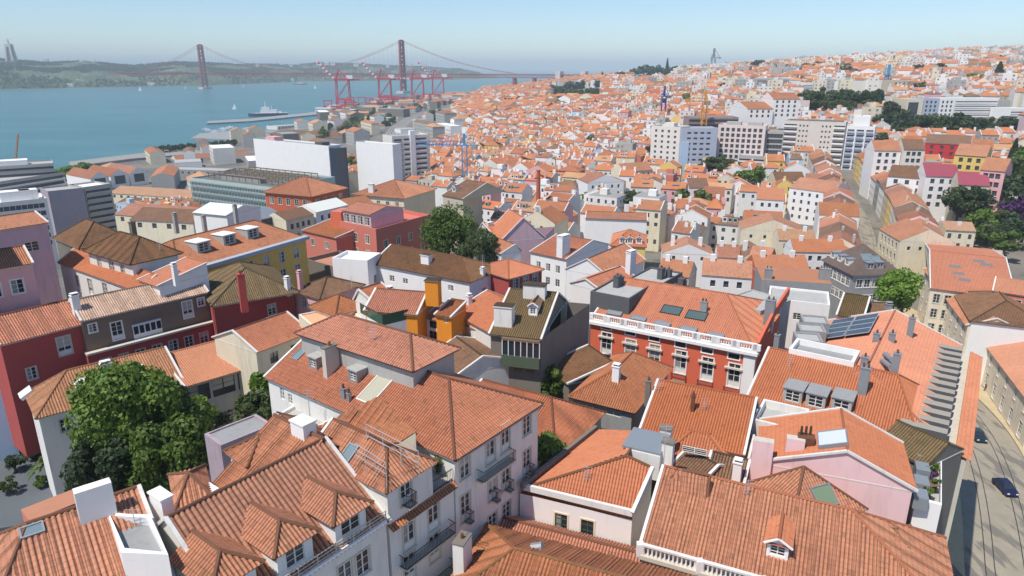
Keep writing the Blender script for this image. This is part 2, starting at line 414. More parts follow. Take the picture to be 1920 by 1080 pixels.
    def win(s,side,lst,w=1.1,h=1.7,kind='w',style=None,px=True,bal=None):
        A,B=s.wall_at(side); u=(B-A).normalized(); n=Vc((u.y,-u.x)); L=(B-A).length
        for t in lst:
            if px:
                r=ray(t[0],t[1]); tt=n.dot(A)/ (n.x*r.x+n.y*r.y); q=Vc((r.x*tt,r.y*tt)); sx=(q-A).dot(u); z=CH+r.z*tt
            else: sx,z=t[0],s.ze-t[1]
            ww,hh=(t[2],t[3]) if len(t)>3 else (w,h)
            if not (ww/2<sx<L-ww/2): print('win out',s.root.name,side,t,round(sx,1),round(L,1)); continue
            s.wins[side].append((sx,z,ww,hh)); p=A+u*sx
            putwin(s.root,(p.x,p.y,z),u,ww,hh,style or s.style,kind)
            if bal: balcony(s.root,(p.x,p.y,z-hh/2),u,ww+.5 if bal is True else bal)
        return s
    def rows(s,side,n,zs,w=1.1,h=1.7,kind='w',style=None,bal=None,m=.9):
        L=(s.wall_at(side)[1]-s.wall_at(side)[0]).length
        return s.win(side,[(m+(L-2*m)*(i+.5)/n,z) for z in zs for i in range(n)],w,h,kind,style,False,bal)
    def chim(s,px,py,w=.8,dp=.6,h=1.6,m=None,capm=None,pots=True,style=0,label=None):
        r=hit(s.rf,px,py)
        q=r[1] if r else V(px,py,s.d-1.2)
        if not r: h+=.5
        m=m or WH; mb=MB(); mb.box(q,s.u,w/2,dp/2,q.z-.8,q.z+h,m)
        cm=capm or m
        if style==0: mb.box(q,s.u,w/2+.07,dp/2+.07,q.z+h,q.z+h+.12,cm); mb.box(q,s.u,w/2-.1,dp/2-.1,q.z+h+.12,q.z+h+.3,DARK); mb.box(q,s.u,w/2,dp/2,q.z+h+.3,q.z+h+.38,cm)
        elif style==1: # ridge cap of tiles
            mb.box(q,s.u,w/2+.1,dp/2+.1,q.z+h,q.z+h+.14,cm,T_BR)
        elif style==2:
            mb.box(q,s.u,w/2+.05,dp/2+.05,q.z+h,q.z+h+.1,cm)
            k=max(1,int(w/.45))
            for i in range(k):
                c=Vc((q.x,q.y))+Vc((s.u.x,s.u.y))*(-w/2+w*(i+.5)/k); mb.tube((c.x,c.y,q.z+h+.1),(c.x,c.y,q.z+h+.5),.13,.11,T_TE,8)
        o=mb.build('chimney',s.root)
        if label: o['label']=label
        return s
    def light(s,px,py,w=.8,h=1.1,m=None,fm=None,th=.08):   # skylight lying on the slope
        r=hit(s.rf,px,py)
        if not r: print('sky miss',s.root.name,px,py); return s
        q,n=r[1],r[2]; n=n if n.z>0 else -n
        e=Vc((-n.y,n.x,0)) 
        if e.length<1e-3: e=Vc((s.u.x,s.u.y,0))
        e.normalize(); d=n.cross(e); mb=MB(); gb=MB()
        def pt(a,b,c): return q+e*a+d*b+n*c
        fm=fm or ZINC
        for a0,a1,b0,b1 in ((-w/2-.1,w/2+.1,-h/2-.1,-h/2),(-w/2-.1,w/2+.1,h/2,h/2+.1),(-w/2-.1,-w/2,-h/2,h/2),(w/2,w/2+.1,-h/2,h/2)):
            A_=[pt(a0,b0,-.1),pt(a1,b0,-.1),pt(a1,b1,-.1),pt(a0,b1,-.1)]; B_=[pt(a0,b0,th+.06),pt(a1,b0,th+.06),pt(a1,b1,th+.06),pt(a0,b1,th+.06)]
            mb.face(B_,fm)
            for i in range(4): j=(i+1)%4; mb.face([A_[i],A_[j],B_[j],B_[i]],fm)
        gb.face([pt(-w/2,-h/2,th),pt(w/2,-h/2,th),pt(w/2,h/2,th),pt(-w/2,h/2,th)],m or SKYG)
        o=mb.build('skylight',s.root); g=gb.build('pane',None,base=s.root.location); g.location=(0,0,0); g.parent=o; return s
    def dorm(s,px,py,w=1.3,h=1.4,dp=2.2,roof='flat',wall=None,rt=None,side='f',rh=.6,style=None,ww=None,wh=None,over=.12,kind='w'):
        # px,py: foot of the dormer's front on the roof; front looks the same way as wall side
        r=hit(s.rf,px,py)
        if not r: print('dorm miss',s.root.name,px,py); return s
        q=r[1]; A,B=s.wall_at(side); u=(B-A).normalized(); v=Vc((-u.y,u.x)); wall=wall or GREY; rt=rt or ZINC
        def pt(a,b,z): p=q.xy+u*a+v*b; return Vc((p.x,p.y,q.z+z))
        mb=MB(); P=[pt(-w/2,0,0),pt(w/2,0,0),pt(w/2,dp,0),pt(-w/2,dp,0)]
        ww=ww or w-.45; wh=wh or h-.4
        wallgrid(mb,P[0],P[1],q.z-.4,q.z+h,[(w/2,q.z+h/2,ww,wh)],wall,.12)
        for i in(1,2,3): a,b=P[i],P[(i+1)%4]; mb.face([(a.x,a.y,q.z-.6),(b.x,b.y,q.z-.6),(b.x,b.y,q.z+h),(a.x,a.y,q.z+h)],wall)
        rb=MB(); o=over
        if roof=='flat': rb.slab([pt(-w/2-o,-o,0),pt(w/2+o,-o,0),pt(w/2+o,dp,0),pt(-w/2-o,dp,0)],q.z+h,q.z+h+.12,rt)
        else:
            E=[pt(-w/2-o,-o,h),pt(w/2+o,-o,h),pt(w/2+o,dp,h),pt(-w/2-o,dp,h)]
            hf=0 if roof=='gable' else w/2
            a=pt(0,hf-(o if hf==0 else 0),h+rh); b=pt(0,dp,h+rh)
            cr=s.corr and rt not in (ZINC,)
            roofface(rb,[E[3],E[0],a,b],rt,cr); roofface(rb,[E[1],E[2],b,a],rt,cr)
            if hf>0: roofface(rb,[E[0],E[1],a],rt,cr); cap(rb,E[0],a,rt); cap(rb,E[1],a,rt)
            else: mb.face([pt(-w/2,0,h),pt(w/2,0,h),pt(0,0,h+rh)],wall); rb.beam(E[0],a,.12,.12,WH2); rb.beam(E[1],a,.12,.12,WH2)
            rb.face([E[0],E[3],E[2],E[1]],rt); cap(rb,a,b,rt)
        o_=mb.build('dormer',s.root)
        rr=rb.build('dormer_roof',None,base=s.root.location); rr.location=(0,0,0); rr.parent=o_
        c=pt(0,0,h/2); fm=winmesh(ww,wh,(style or 'wn')[0]+'n',kind)[0]; gb_=winmesh(ww,wh,(style or 'wn')[0]+'n',kind)[1]
        wo=bpy.data.objects.new('window',fm); sc.collection.objects.link(wo); wo.parent=o_; wo.location=c-Vc(s.root.location); wo.rotation_euler=(0,0,math.atan2(u.y,u.x))
        return s
    def done(s,rev=.16,skip=''):
        ALLRF.extend(s.rf)
        for i,side in enumerate('frbl'):
            if side in skip: continue
            A,B=s.P[i],s.P[(i+1)%4]
            wallgrid(s.wb,A,B,s.zg-1.,s.ze,s.wins[side],s.wall,rev)
        s.wb.build('wall',s.root)
        if s.rb.f: s.rb.build('roof',s.root)
        return s
def polyroof(root,faces,mat,corr=True,name='roof',caps=(),cm=None,pitch=.26):
    mb=MB()
    for f in faces: roofface(mb,f,mat,corr,pitch)
    for a,b in caps: cap(mb,a,b,cm or mat)
    return mb.build(name,root)
def side_walls(root,pts,zg,mat,name='wall'):   # chain of top points, dropped to zg
    mb=MB()
    for a,b in zip(pts,pts[1:]): mb.face([(a.x,a.y,zg),(b.x,b.y,zg),b,a],mat)
    return mb.build(name,root)
# ---------------- the lie of the land (metres above the river)
GX=[-1500,-700,-470,-430,-330,-200,-100,0,60,100,200,400,700,1100,1700,2600]
GY=[-80,60,130,200,400,700,1000,1800,2600,3400,4300]
GZ=[[-6,-6,-6,4,20,38,46,39,34.9,34.9,40,50,60,60,60,60],
    [-6,-6,-6,4,20,38,46,39,34.9,34.9,40,50,60,60,60,60],
    [-6,-6,-6,4,14,28,37,38,34.9,34.9,40,52,62,64,70,70],
    [-6,-6,-6,4,8,20,30,36,34.9,34.5,38,56,66,72,76,76],
    [-6,-6,-6,3,5,8,16,26,29,30,40,58,76,84,90,90],
    [-6,-6,-6,1,5,6,12,22,28,36,56,72,88,98,106,106],
    [-6,-6,-6,-6,5,8,18,34,40,46,60,78,98,117,126,126],
    [-6,-6,-6,-4,5,5,12,30,38,46,60,78,100,124,134,130],
    [-6,-6,-6,-6,-4,4,5,18,24,32,48,60,74,88,96,96],
    [-6,-6,-6,-6,-6,-5,4,8,14,20,30,36,40,44,50,50],
    [-6,-6,-6,-6,-6,-6,-6,-5,-3,0,4,6,8,10,12,12]]
def bis(a,x):
    for i in range(len(a)-2):
        if x<a[i+1]: return i
    return len(a)-2
def gz(x,y):
    x=min(max(x,GX[0]),GX[-1]); y=min(max(y,GY[0]),GY[-1]); i=bis(GX,x); j=bis(GY,y)
    a=(x-GX[i])/(GX[i+1]-GX[i]); b=(y-GY[j])/(GY[j+1]-GY[j])
    return (GZ[j][i]*(1-a)+GZ[j][i+1]*a)*(1-b)+(GZ[j+1][i]*(1-a)+GZ[j+1][i+1]*a)*b
def ground():
    xs=[-1500,-900,-700,-560,-500]+list(range(-480,700,12))+list(range(700,1700,40))+[1700,2000,2600]
    ys=list(range(-80,700,12))+list(range(700,2600,40))+list(range(2600,4400,120))
    v=[(x,y,gz(x,y)) for y in ys for x in xs]; n=len(xs); f=[(j*n+i,j*n+i+1,(j+1)*n+i+1,(j+1)*n+i) for j in range(len(ys)-1) for i in range(n-1)]
    me=bpy.data.meshes.new('ground'); me.from_pydata(v,[],f); m,nn,p=nmat('city ground')
    a=mixc(nn,ramp(nn,wnoise(nn,.02,5),.4,.6),lin((128,122,112)),lin((104,100,96)))
    a=mixc(nn,ramp(nn,wnoise(nn,.09,5,None,.7),.56,.66),a,lin((86,92,66)))
    nn.links.new(a,p.inputs['Base Color']); p.inputs['Roughness'].default_value=.95
    me.materials.append(m); o=bpy.data.objects.new('ground',me); sc.collection.objects.link(o); tag(o,kind='structure')
ground()
def water():
    S=60000; xs=[-S,-12000,-4000,-1500,0,1500,4000,12000,S]; ys=[-400,1000,3000,6000,12000,30000,S]
    v=[(x,y,0) for y in ys for x in xs]; n=len(xs); f=[(j*n+i,j*n+i+1,(j+1)*n+i+1,(j+1)*n+i) for j in range(len(ys)-1) for i in range(n-1)]
    me=bpy.data.meshes.new('river'); me.from_pydata(v,[],f); m,nn,p=nmat('river water')
    a=mixc(nn,ramp(nn,wnoise(nn,.004,5,(1,3,1)),.35,.65),lin((62,108,114)),lin((78,124,126)))
    a=mixc(nn,ramp(nn,wnoise(nn,.02,5,(1,5,1),.7),.56,.72),a,lin((54,98,108)))
    nn.links.new(a,p.inputs['Base Color']); p.inputs['Roughness'].default_value=.32; p.inputs['IOR'].default_value=1.2
    bp=N(nn,'Bump'); bp.inputs['Strength'].default_value=.5; bp.inputs['Distance'].default_value=.6
    nn.links.new(wnoise(nn,.25,6,None,.7),bp.inputs['Height']); nn.links.new(bp.outputs[0],p.inputs['Normal'])
    me.materials.append(m); o=bpy.data.objects.new('water',me); sc.collection.objects.link(o); tag(o,kind='structure')
water()
def strip(name,L,mat,kind='structure',z=None,label=None):   # L: list of (left,right) 3D pairs
    mb=MB()
    for a,b in zip(L,L[1:]): mb.face([a[0],a[1],b[1],b[0]],mat)
    o=mb.build(name); tag(o,kind=kind); return o
# the curving street with tram rails
ROADC=[(46,40),(58,64),(70,84),(78,100),(82,112),(84,124),(84,140),(91,160),(102,182),(118,220),(137,260),(155,308),(185,395)]
def offs(P,k):
    out=[]
    for i,p in enumerate(P):
        a=Vc(P[max(0,i-1)]); b=Vc(P[min(len(P)-1,i+1)]); t=(b-a).normalized(); out.append(Vc(p)+Vc((t.y,-t.x))*k)
    return out
def smooth(P,n=3):
    P=[Vc(p) for p in P]
    for _ in range(n):
        Q=[P[0]]
        for a,b in zip(P,P[1:]): Q+=[a*.75+b*.25,a*.25+b*.75]
        Q.append(P[-1]); P=Q
    return P
# ---------------- buildings near the camera
def absorb(a,b):
    for o in list(b.root.children):
        o.parent=a.root; o.location=o.location+b.root.location-a.root.location
    bpy.data.objects.remove(b.root); b.root=a.root; return a
def RR(name,label,R1,R2,dr,wf,wb,rise,e0=0,e1=0,**k):
    a=V(*R1,dr).xy; b=V(*R2,dr).xy; u=(b-a).normalized(); v=Vc((-u.y,u.x))
    return House(name,label,'house',a-u*e0-v*wf,b+u*e1-v*wf,wf+wb,dr+rise,world=True,rp=wf/(wf+wb),rh=rise,**k)
def HB(name,label,A,B,D,d,**k): return House(name,label,'house',A,B,D,d,**k)
def extra(root,name,f,label=None):
    mb=MB(); f(mb); o=mb.build(name,root)
    if label: o['label']=label
    return o
g0=57
# 1 the long hipped house in the middle
m=HB('hipped_house','long white house in the middle foreground with hipped terracotta roof and raised attic',(502,706),(852,858),(1008,757),28,g=g0,rh=2.9,h0=0,h1=5.4,tile=T_TE,wall=WH)
m.dorm(587,692,1.2,1.15,2.4,wall=ZINC,rt=LGREY,style='w').dorm(662,717,1.2,1.15,2.4,wall=ZINC,rt=LGREY)
m.light(562,664,.8,1.3).light(706,728,1.7,3.2,plain('frosted panel',(176,172,150),.4),WH)
m.chim(622,697,.55,1.5,2.5,STONE,OLD,style=2).chim(645,747,.5,.3,.9,ZINC,style=2).chim(655,752,.3,.3,.7,ZINC,style=2)
m.win('r',[(872,876),(988,797)],1.1,1.8); m.win('r',[(920,842),(948,820)],1.1,2.5,'d'); m.win('r',[(873,951),(949,893),(924,912)],1.1,2.4,'d',bal=.5); m.win('r',[(988,865)],1.1,2.3,'d',bal=.5)
m.win('r',[(924,984),(950,962),(985,925)],1.1,2.2,'d'); m.win('f',[(529,738,.6,1.2),(544,748,.6,1.0)],.6,1.,style='wn')
p=m.at(m.L,4.6,0); q=m.at(m.L,1,0); balcony(m.root,(p.x,p.y,CH-28-3.25),m.v,4.2,.8)
m.rb.beam(m.at(m.L+.3,-.3,m.ze-.18),m.at(m.L+.3,m.D+.3,m.ze-.18),.14,.12,ZINC)
a_=HB('attic','x',(564,624),(774,692),5.4,24.2,g=28.5,rh=1.7,h0=2.7,h1=2.7,tile=T_TE,wall=LGREY,over=.45,cornice=DGREY); a_.done(); absorb(m,a_); m.done()
# 2 the house with the big dormers
n=House('dormered_house','pale house with three big hip roofed dormers and a brown tile roof at bottom left','house',(-15.5,31.0),(-8.6,40.1),10.5,29.4,world=True,g=g0,roof='gable',rh=4.2,rp=.57,tile=tile('weathered brown orange tile',(184,118,80),(154,92,62),(96,70,52),.45,gap=.8,pitch=.34),wall=WH,pitch=.34)
for x,y,k in ((660,1008,'d'),(557,1066,'w'),(448,1130,'w')):
    n.dorm(x,y,2.5,1.9,4.2,roof='hip',wall=WH2,rt=T_OR,rh=1.0,over=.42,ww=1.3 if k=='w' else 1.5,wh=1.25 if k=='w' else 1.8,kind=k)
n.win('f',[(681,1055),(648,1078)],1.1,1.8)
def rail(mb):
    a,b=n.at(0,-.25,n.ze+.1),n.at(n.L-.2,-.25,n.ze+.1)
    for z in (.35,.6,.85): mb.beam(a+Vc((0,0,z)),b+Vc((0,0,z)),.05,.05,STONE)
    for i in range(9): p=a+(b-a)*i/8; mb.beam(p,p+Vc((0,0,.9)),.06,.06,STONE,Vc((0,1,0)))
    mb.beam(a,b,.2,.25,WH2)
extra(n.root,'railing',rail)
def wing(mb):
    p=V(514,778,25); q=V(607,824,25.1); e=Vc((.6,.8,0))
    roofface(mb,[q-e*6.5-Vc((0,0,3.6)),p-e*6.5-Vc((0,0,3.6)),p,q],T_OR,True,.3); roofface(mb,[p+e*3-Vc((0,0,1.6)),q+e*2-Vc((0,0,1.6)),q,p],T_OR,True,.3); cap(mb,p,q,T_OR,.14)
extra(n.root,'wing_roof',wing)
for x,y,d_,hu,hv,h_ in ((571,822,25.7,.55,.75,1.4),(311,985,27.2,.35,.75,2.2),(390,940,28.5,.5,.6,.9)):
    p=V(x,y,d_); extra(n.root,'chimney',lambda mb:(mb.box(p,(.6,.8),hu,hv,p.z-1.5,p.z+h_,WH2),mb.box(p,(.6,.8),hu+.07,hv+.07,p.z+h_,p.z+h_+.12,WH2)))
n.done()
s=HB('gable_annex','small white annex with hipped tile roof and one window behind the brown dormered roof',(431,846),(467,871),3.6,27,g=33,rh=1.1,tile=T_OR,wall=WH2,pitch=.3); s.win('f',[(452,889)],1.0,1.3,style='wn'); s.done()
s=HB('tiled_annex','small orange hipped roof behind the white chimney at bottom left',(338,950),(392,935),4.2,27.6,g=33,rh=1.1,tile=T_OR,wall=WH,pitch=.3); s.done()
# 3 the narrow house between, with terrace
b=House('terrace_house','narrow pale house with roof terrace, potted plant and iron balconies','house',(-8.45,40.35),(-4.45,45.65),7,29.9,world=True,g=g0,roof='flat',wall=WH,tile=LGREY)
b.win('f',[(767,1001),(813,965)],1.1,2.5,'d'); b.win('f',[(768,1064),(815,1026)],1.1,2.3,'d')
for dz in (32.75,36.3): p=b.at(b.L/2,0,0); balcony(b.root,(p.x,p.y,CH-dz-1.15),b.u,5.2,.75)
a_=House('attic','x','house',(-8.45,40.3),(-5.8,43.82),8,27.2,world=True,g=29.9,roof='hip',ax='v',h0=2.2,h1=0,rh=1.8,wall=WH,tile=T_OR,pitch=.3)
a_.win('f',[(761,920)],1.0,2.0,'d',bal=.8); a_.light(655,850,.8,1.2); a_.done(); absorb(b,a_)
def tr(mb):
    A=b.at(4.3,.1,b.ze); B=b.at(b.L,.1,b.ze)
    for z in (.1,.95): mb.beam(A+Vc((0,0,z)),B+Vc((0,0,z)),.05,.05,IRON)
    for i in range(14): p=A+(B-A)*i/13; mb.beam(p,p+Vc((0,0,.95)),.03,.03,IRON,Vc((0,1,0)))
extra(b.root,'railing',tr)
for x0,y0,x1,y1,dd in ((667,853,724,889,25.7),(687,816,785,868,25.2)):
    def tr2(mb):
        a,c=V(x0,y0,dd),V(x1,y1,dd)
        for z in (0,.45,.9): mb.beam(a+Vc((0,0,z)),c+Vc((0,0,z)),.04,.04,RIVW)
        for i in range(4): p=a+(c-a)*i/3; mb.beam(p-Vc((0,0,1)),p+Vc((0,0,.9)),.04,.04,RIVW,Vc((0,1,0)))
    extra(b.root,'roof_railing',tr2)
extra(b.root,'eave_roof',lambda mb: roofface(mb,[b.at(-.1,-.55,b.ze-.35),b.at(b.L,-.55,b.ze-.35),b.at(b.L,.12,b.ze+.02),b.at(-.1,.12,b.ze+.02)],T_OR))
b.done()
r=empty('lean_to_house',V(680,800,40),'low house with a single orange roof sloping away behind the railed terrace roof','house')
P=[V(630,826,27.2),V(589,803,27.2),V(714,750,25),V(779,808,25),V(747,829,25.9)]
polyroof(r,[P],T_OR,pitch=.4); side_walls(r,[p-Vc((0,0,.15)) for p in (P+[P[0]])],CH-g0,CREAM)
s=HB('flat_annex','grey flat roofed annex in front of the long hipped house',(520,782),(600,806),(660,771),30.2,g=g0,roof='flat',tile=LGREY,wall=WH,parapet=.3); s.done()
s=HB('lilac_annex','flat roofed lilac annex with stained walls beside the big garden tree',(414,838),(512,798),(497,772),32,g=g0,roof='flat',tile=GREY,wall=plaster('stained lilac render',(170,152,160),1.),parapet=.15); s.done()
# bottom left group
s=RR('corner_house','orange roofed house with a sunken white terrace in the bottom left corner',(89,969),(258,913),25,8.5,5,3.4,e0=5,e1=0,g=g0,h0=4,h1=0,tile=T_OR,wall=WH,pitch=.32)
s.chim(184,965,1.9,.7,2.0,WH2,style=3); s.light(60,995,1.,.6)
s.done()
s=HB('roof_terrace','white walled roof terrace with grey floor sunk into the orange roof',(230,1050),(318,1054),(284,978),26.0,g=30,C='free',roof='flat',tile=GREY,wall=WH2,parapet=.5); s.done()
s=HB('flat_salmon_house','flat salmon coloured roof behind the corner house at bottom left',(56,978),(180,928),(165,906),29.5,g=g0,roof='flat',tile=T_SA,wall=SALM); s.done()
def ant(x,y,d,h,lab,onroof=False):
    mb=MB(); p=V(x,y,d)
    if onroof:
        q_=hit([[Vc(v_) for v_ in f_] for f_ in ALLRF],x,y)
        if not q_: print('ant miss',lab); return
        p=q_[1]
    mb.tube(p-Vc((0,0,.5)),p+Vc((0,0,h)),.035,.025,RIVW,5)
    for k in range(5): z=h-.1-k*.28; mb.beam(p+Vc((-.45+k*.03,0,z)),p+Vc((.45-k*.03,0,z)),.02,.02,RIVW)
    o=mb.build('antenna',base=p); tag(o,lab,'antenna','roof antennas')
ant(262,1028,27.5,2.8,'tall white antenna mast on the sunken roof terrace')
ant(583,800,30,3.6,'thin antenna mast on the grey flat roof'); ant(1245,860,30.,3,'thin antenna on the tall white chimney')
# 4 bottom middle hip
s=House('street_corner_house','orange hip roofed house at the bottom edge with big white chimney','house',(-5.6,38.9),(13,31.5),10,36,world=True,g=60,h0=4.2,h1=5,rh=2.8,tile=T_OR,wall=WH,pitch=.32,capm=T_OC)
s.chim(868,1066,.85,1.5,2.6,WH,OLD,style=2); s.done()
extra(s.root,'vent',lambda mb:(mb.tube(V(1000,1022,34)+Vc((-.1,0,-.3)),V(1000,1022,34)+Vc((.7,-.2,0)),.4,.4,ZINC,10)))
s=House('rear_strip_house','narrow tiled roof strip between the bottom hip roof and the white house','house',(-1.5,49.),(11.5,43.6),3,37.6,world=True,g=60,roof='shed' if 0 else 'gable',rh=.9,tile=T_TE,wall=WH,cop=False); s.done()
# 5 white house
A,B=V(975,925,35.4).xy,V(1185,975,35.4).xy
s=House('white_house','white house with two windows and an orange hipped roof at bottom centre','house',A,B,11.5,35.4,world=True,g=60,roof='none',wall=WH2,tile=T_NEW,style='ws')
s.win('f',[(1052,979),(1101,991)],1.1,1.65,style='gC'); 
fs=[[V(985,915,34.7),V(1184,960,34.7),V(1222,877,32),V(1175,855,31.6)],[V(1118,805,34.7),V(985,915,34.7),V(1175,855,31.6),V(1203,805,31.7)]]
s.rf=fs; polyroof(s.root,fs,T_NEW,caps=[(fs[0][0],fs[0][3]),(fs[0][2],fs[0][3]),(fs[1][2],fs[1][3])],cm=T_OR)
polyroof(s.root,[[V(961,923,35.9),V(1184,981,35.9),V(1185,967,35.0),V(979,912,35.0)]],T_OC,name='eave_roof')
def pp(mb):
    mb.beam(V(981,912,34.6),V(1186,962,34.6),.3,.55,WH); mb.beam(V(978,912,34.3),V(1118,802,34.3),.35,.5,OLD)
    mb.beam(V(1186,962,34.3),V(1224,876,31.8),.3,.35,WH)
    a,b_,c,e=V(1186,962,34.6),V(1224,877,32),V(1226,850,35),V(1186,962,60); mb.face([Vc((a.x+.05,a.y,35)),a,b_,Vc((b_.x,b_.y,35))],WH)
extra(s.root,'parapet',pp)
for x,y,w_,d_,h,dd in ((1247,915,.95,.8,4.6,35.2),(1246,850,1.0,.8,2.6,34)):
    def bc(mb):
        p=V(x,y,dd); mb.box(p,(.9,-.43),w_/2,d_/2,p.z-1,p.z+h,WH); mb.box(p,(.9,-.43),w_/2+.08,d_/2+.08,p.z+h,p.z+h+.15,OLD)
    extra(s.root,'chimney',bc)
extra(s.root,'roof_hut',lambda mb:(mb.box(V(1212,868,33.5),(.9,-.43),1.5,1.6,CH-34,CH-31.6,WH,None),mb.box(V(1210,864,33.5),(.9,-.43),1.7,1.8,CH-31.6,CH-31.4,ZINC)))
s.done()
# 6 long balustraded roof
A=V(1205,1014,35).xy; u=Vc((.906,-.423))
s=House('balustrade_house','long orange tiled roof with white balustrade and single dormer at bottom right','house',A,A+u*21,10,35,world=True,g=60,h0=0,h1=6.7,rh=3.1,rp=.62,tile=T_OR,wall=WH,pitch=.32,capm=T_NEW)
s.dorm(1456,1046,1.5,1.2,3.,roof='gable',wall=WH2,rt=T_NEW,rh=.6,over=.25)
def bal(mb):
    A_,B_=s.at(-.2,-.6,s.ze-.9),s.at(s.L,-.6,s.ze-.9); L=(B_-A_).length; d=(B_-A_)/L
    mb.beam(A_,B_,.5,.35,STONE); mb.beam(A_+Vc((0,0,1.05)),B_+Vc((0,0,1.05)),.3,.16,WH); k=int(L/.32)
    for i in range(k):
        p=A_+d*(i+.5)*L/k
        if i%14==0: mb.beam(p,p+Vc((0,0,1.1)),.5,.5,WH2,Vc((0,1,0)))
        else: mb.tube(p+Vc((0,0,.15)),p+Vc((0,0,.6)),.09,.06,WH2,6,False); mb.tube(p+Vc((0,0,.6)),p+Vc((0,0,1)),.06,.1,WH2,6,False)
extra(s.root,'balustrade',bal)
fs=[[V(1222,950,34.1),V(1322,968,34.1),V(1331,892,31.2),V(1278,881,31.2)]]
polyroof(s.root,fs,T_OR,name='raised_roof',pitch=.32,caps=[(fs[0][2],fs[0][3]),(fs[0][1],fs[0][2])]); s.done()
s=RR('brown_back_house','brown tiled roof running to the street edge at bottom right',(1610,983),(1700,996),33.2,4.5,3.5,2,e0=1,e1=1.2,g=60,h0=3,h1=2,tile=T_OC,wall=WH); s.done()
# 7 pink house
s=HB('pink_house','pale pink house with big gable wall and two orange roof slopes',(1425,866),(1711,919),8.,33,g=60,roof='gable',ax='v',rp=.56,rh=2.5,tile=T_NEW,wall=PALEPINK)
s.light(1562,826,2.4,2.2,plain('white blind',(206,212,218),.4),ZINC,.3)
for x,y,w_ in ((1427,866,1.7),(1487,862,1.5)): p=V(x,y,33); extra(s.root,'chimney',lambda mb: mb.box(p,s.u,w_/2,.4,p.z-2,p.z+2.2,PALEPINK,STONE))
def pc(mb):
    p=V(1510,832,31.5); mb.box(p,s.u,.7,.5,p.z-1,p.z+.8,T_TE)
    for i in range(3): q=p+Vc((-.4+.4*i,.2,0)); mb.tube(q+Vc((0,0,.75)),q+Vc((0,0,1.6)),.12,.1,T_BR,8)
extra(s.root,'chimney',pc); s.done()
s=HB('pink_terrace_house','small roof terrace with plants and air conditioners beside the pink house',(1714,952),(1762,965),(1768,880),35.2,g=60,roof='flat',tile=LGREY,wall=WH2,parapet=.9)
for i in range(4): p=V(1722+i*2,946-i*26,34.9); extra(s.root,'air_conditioner',lambda mb: mb.box(p,(.9,-.4),.55,.8,p.z,p.z+1.1,ZINC))
s.done()
s=HB('ruined_roof_house','long decayed grey brown roof beside the orange school roof',(1645,828),(1742,874),5.5,34.2,g=60,roof='gable',cop=False,rh=1.5,tile=T_MO,wall=OLD); s.done()
# 8 the roofs under the pink gable
s=HB('pyramid_roof_house','orange pyramid roof tucked under the pink gable wall',(1388,915),(1482,992),(1618,955),34.8,g=60,rh=3.0,tile=T_OR,wall=WH); s.light(1545,930,1.8,1.6,plain('green glass',(120,140,112),.3)); s.done()
s=HB('small_brown_house','small brown tiled roof with slim white chimney behind the balustraded roof',(1322,897),(1392,915),(1440,872),34.6,g=60,roof='gable',rh=1.4,tile=T_BR,wall=WH); s.chim(1380,903,.7,.6,1.9,WH2,style=0); s.done()
# 9 roofs left of that
s=RR('broad_gabled_house','broad orange gabled roof with dark gable wall in front of the red palace',(1235,712),(1417,746),31,6.5,3,2.7,g=60,roof='gable',tile=T_NEW,wall=OLD)
s.chim(1298,770,.35,.35,1.6,T_TE,style=2).chim(1214,748,.5,.5,1.5,OLD,style=2); s.done()
s=RR('low_orange_house','low orange roof below the broad gabled house, behind the tall white chimney',(1258,800),(1398,828),33,4,3,1.6,g=60,h0=2,tile=T_NEW,wall=SALM); s.win('f',[(1302,846,2.2,.6)],style='wn'); s.done()
s=RR('tiny_gabled_house','tiny brown gabled roof beside the tall white chimney',(1290,842),(1346,872),33.5,2.5,2.5,1.2,g=60,roof='gable',tile=T_BR,wall=WH); s.done()
s=HB('deep_orange_house','plain salmon roofed annex between the broad gable and the pink house',(1345,860),(1400,872),(1420,832),34.4,g=60,roof='gable',rh=1,rp=.9,tile=T_SA,wall=SALM); s.done()
s=HB('white_ledge_house','narrow white house with ornate pale parapet at the foot of the school roof',(1410,800),(1500,822),(1515,780),33.2,g=60,roof='flat',tile=LGREY,wall=WH,parapet=.8); s.done()
s=RR('valley_house','long ochre stained tile roof between the hipped house and the white house',(905,712),(1100,762),32.5,7,4,2.6,g=g0,h0=0,h1=4,tile=T_TE,wall=CREAM,pitch=.28); s.win('f',[(1065,832,1.4,1.5)],style='wC'); s.done()
# 15.. middle
s=HB('hip_house','orange hip roofed house with white chimney in front of the red palace',(1075,743),(1185,770),(1266,693),35,g=g0,ax='v',h0=3.6,h1=3.6,rh=2.7,tile=T_OR,wall=GREY,cornice=DGREY,over=.5,capm=T_NEW)
s.chim(1155,712,.8,.6,1.6,WH2,style=0); s.win('f',[(1110,765,1.6,.5),(1150,776,1.8,.5)],style='wn'); s.done()
s=HB('brown_lean_house','small aged brown tile roof with white curved parapet beside the dark gable',(1024,684),(1067,719),6.4,35.6,g=g0,roof='gable',rp=.95,rh=1.6,tile=T_BR,wall=OLD); s.done()
s=HB('white_yard_house','low white yard building with iron gate beside the small tree',(1048,728),(1080,742),3,37.5,g=g0,roof='flat',tile=WH2,wall=WH2,parapet=.4); s.done()
s=HB('dark_gable_house','old house with dark grey gable wall, mossy brown roof and green enclosed balcony',(920,624),(1015,634),(1106,570),30,g=g0,C='free',roof='gable',rh=2.9,rp=.62,tile=T_MO,wall=OLD,over=.5)
s.dorm(999,592,1.1,1.2,2.6,roof='gable',wall=WH2,rt=T_BR,rh=.5)
s.chim(946,606,2.2,1.5,2.2,WH,style=1).chim(1003,556,2.8,1.2,1.6,WH,T_MO,style=1)
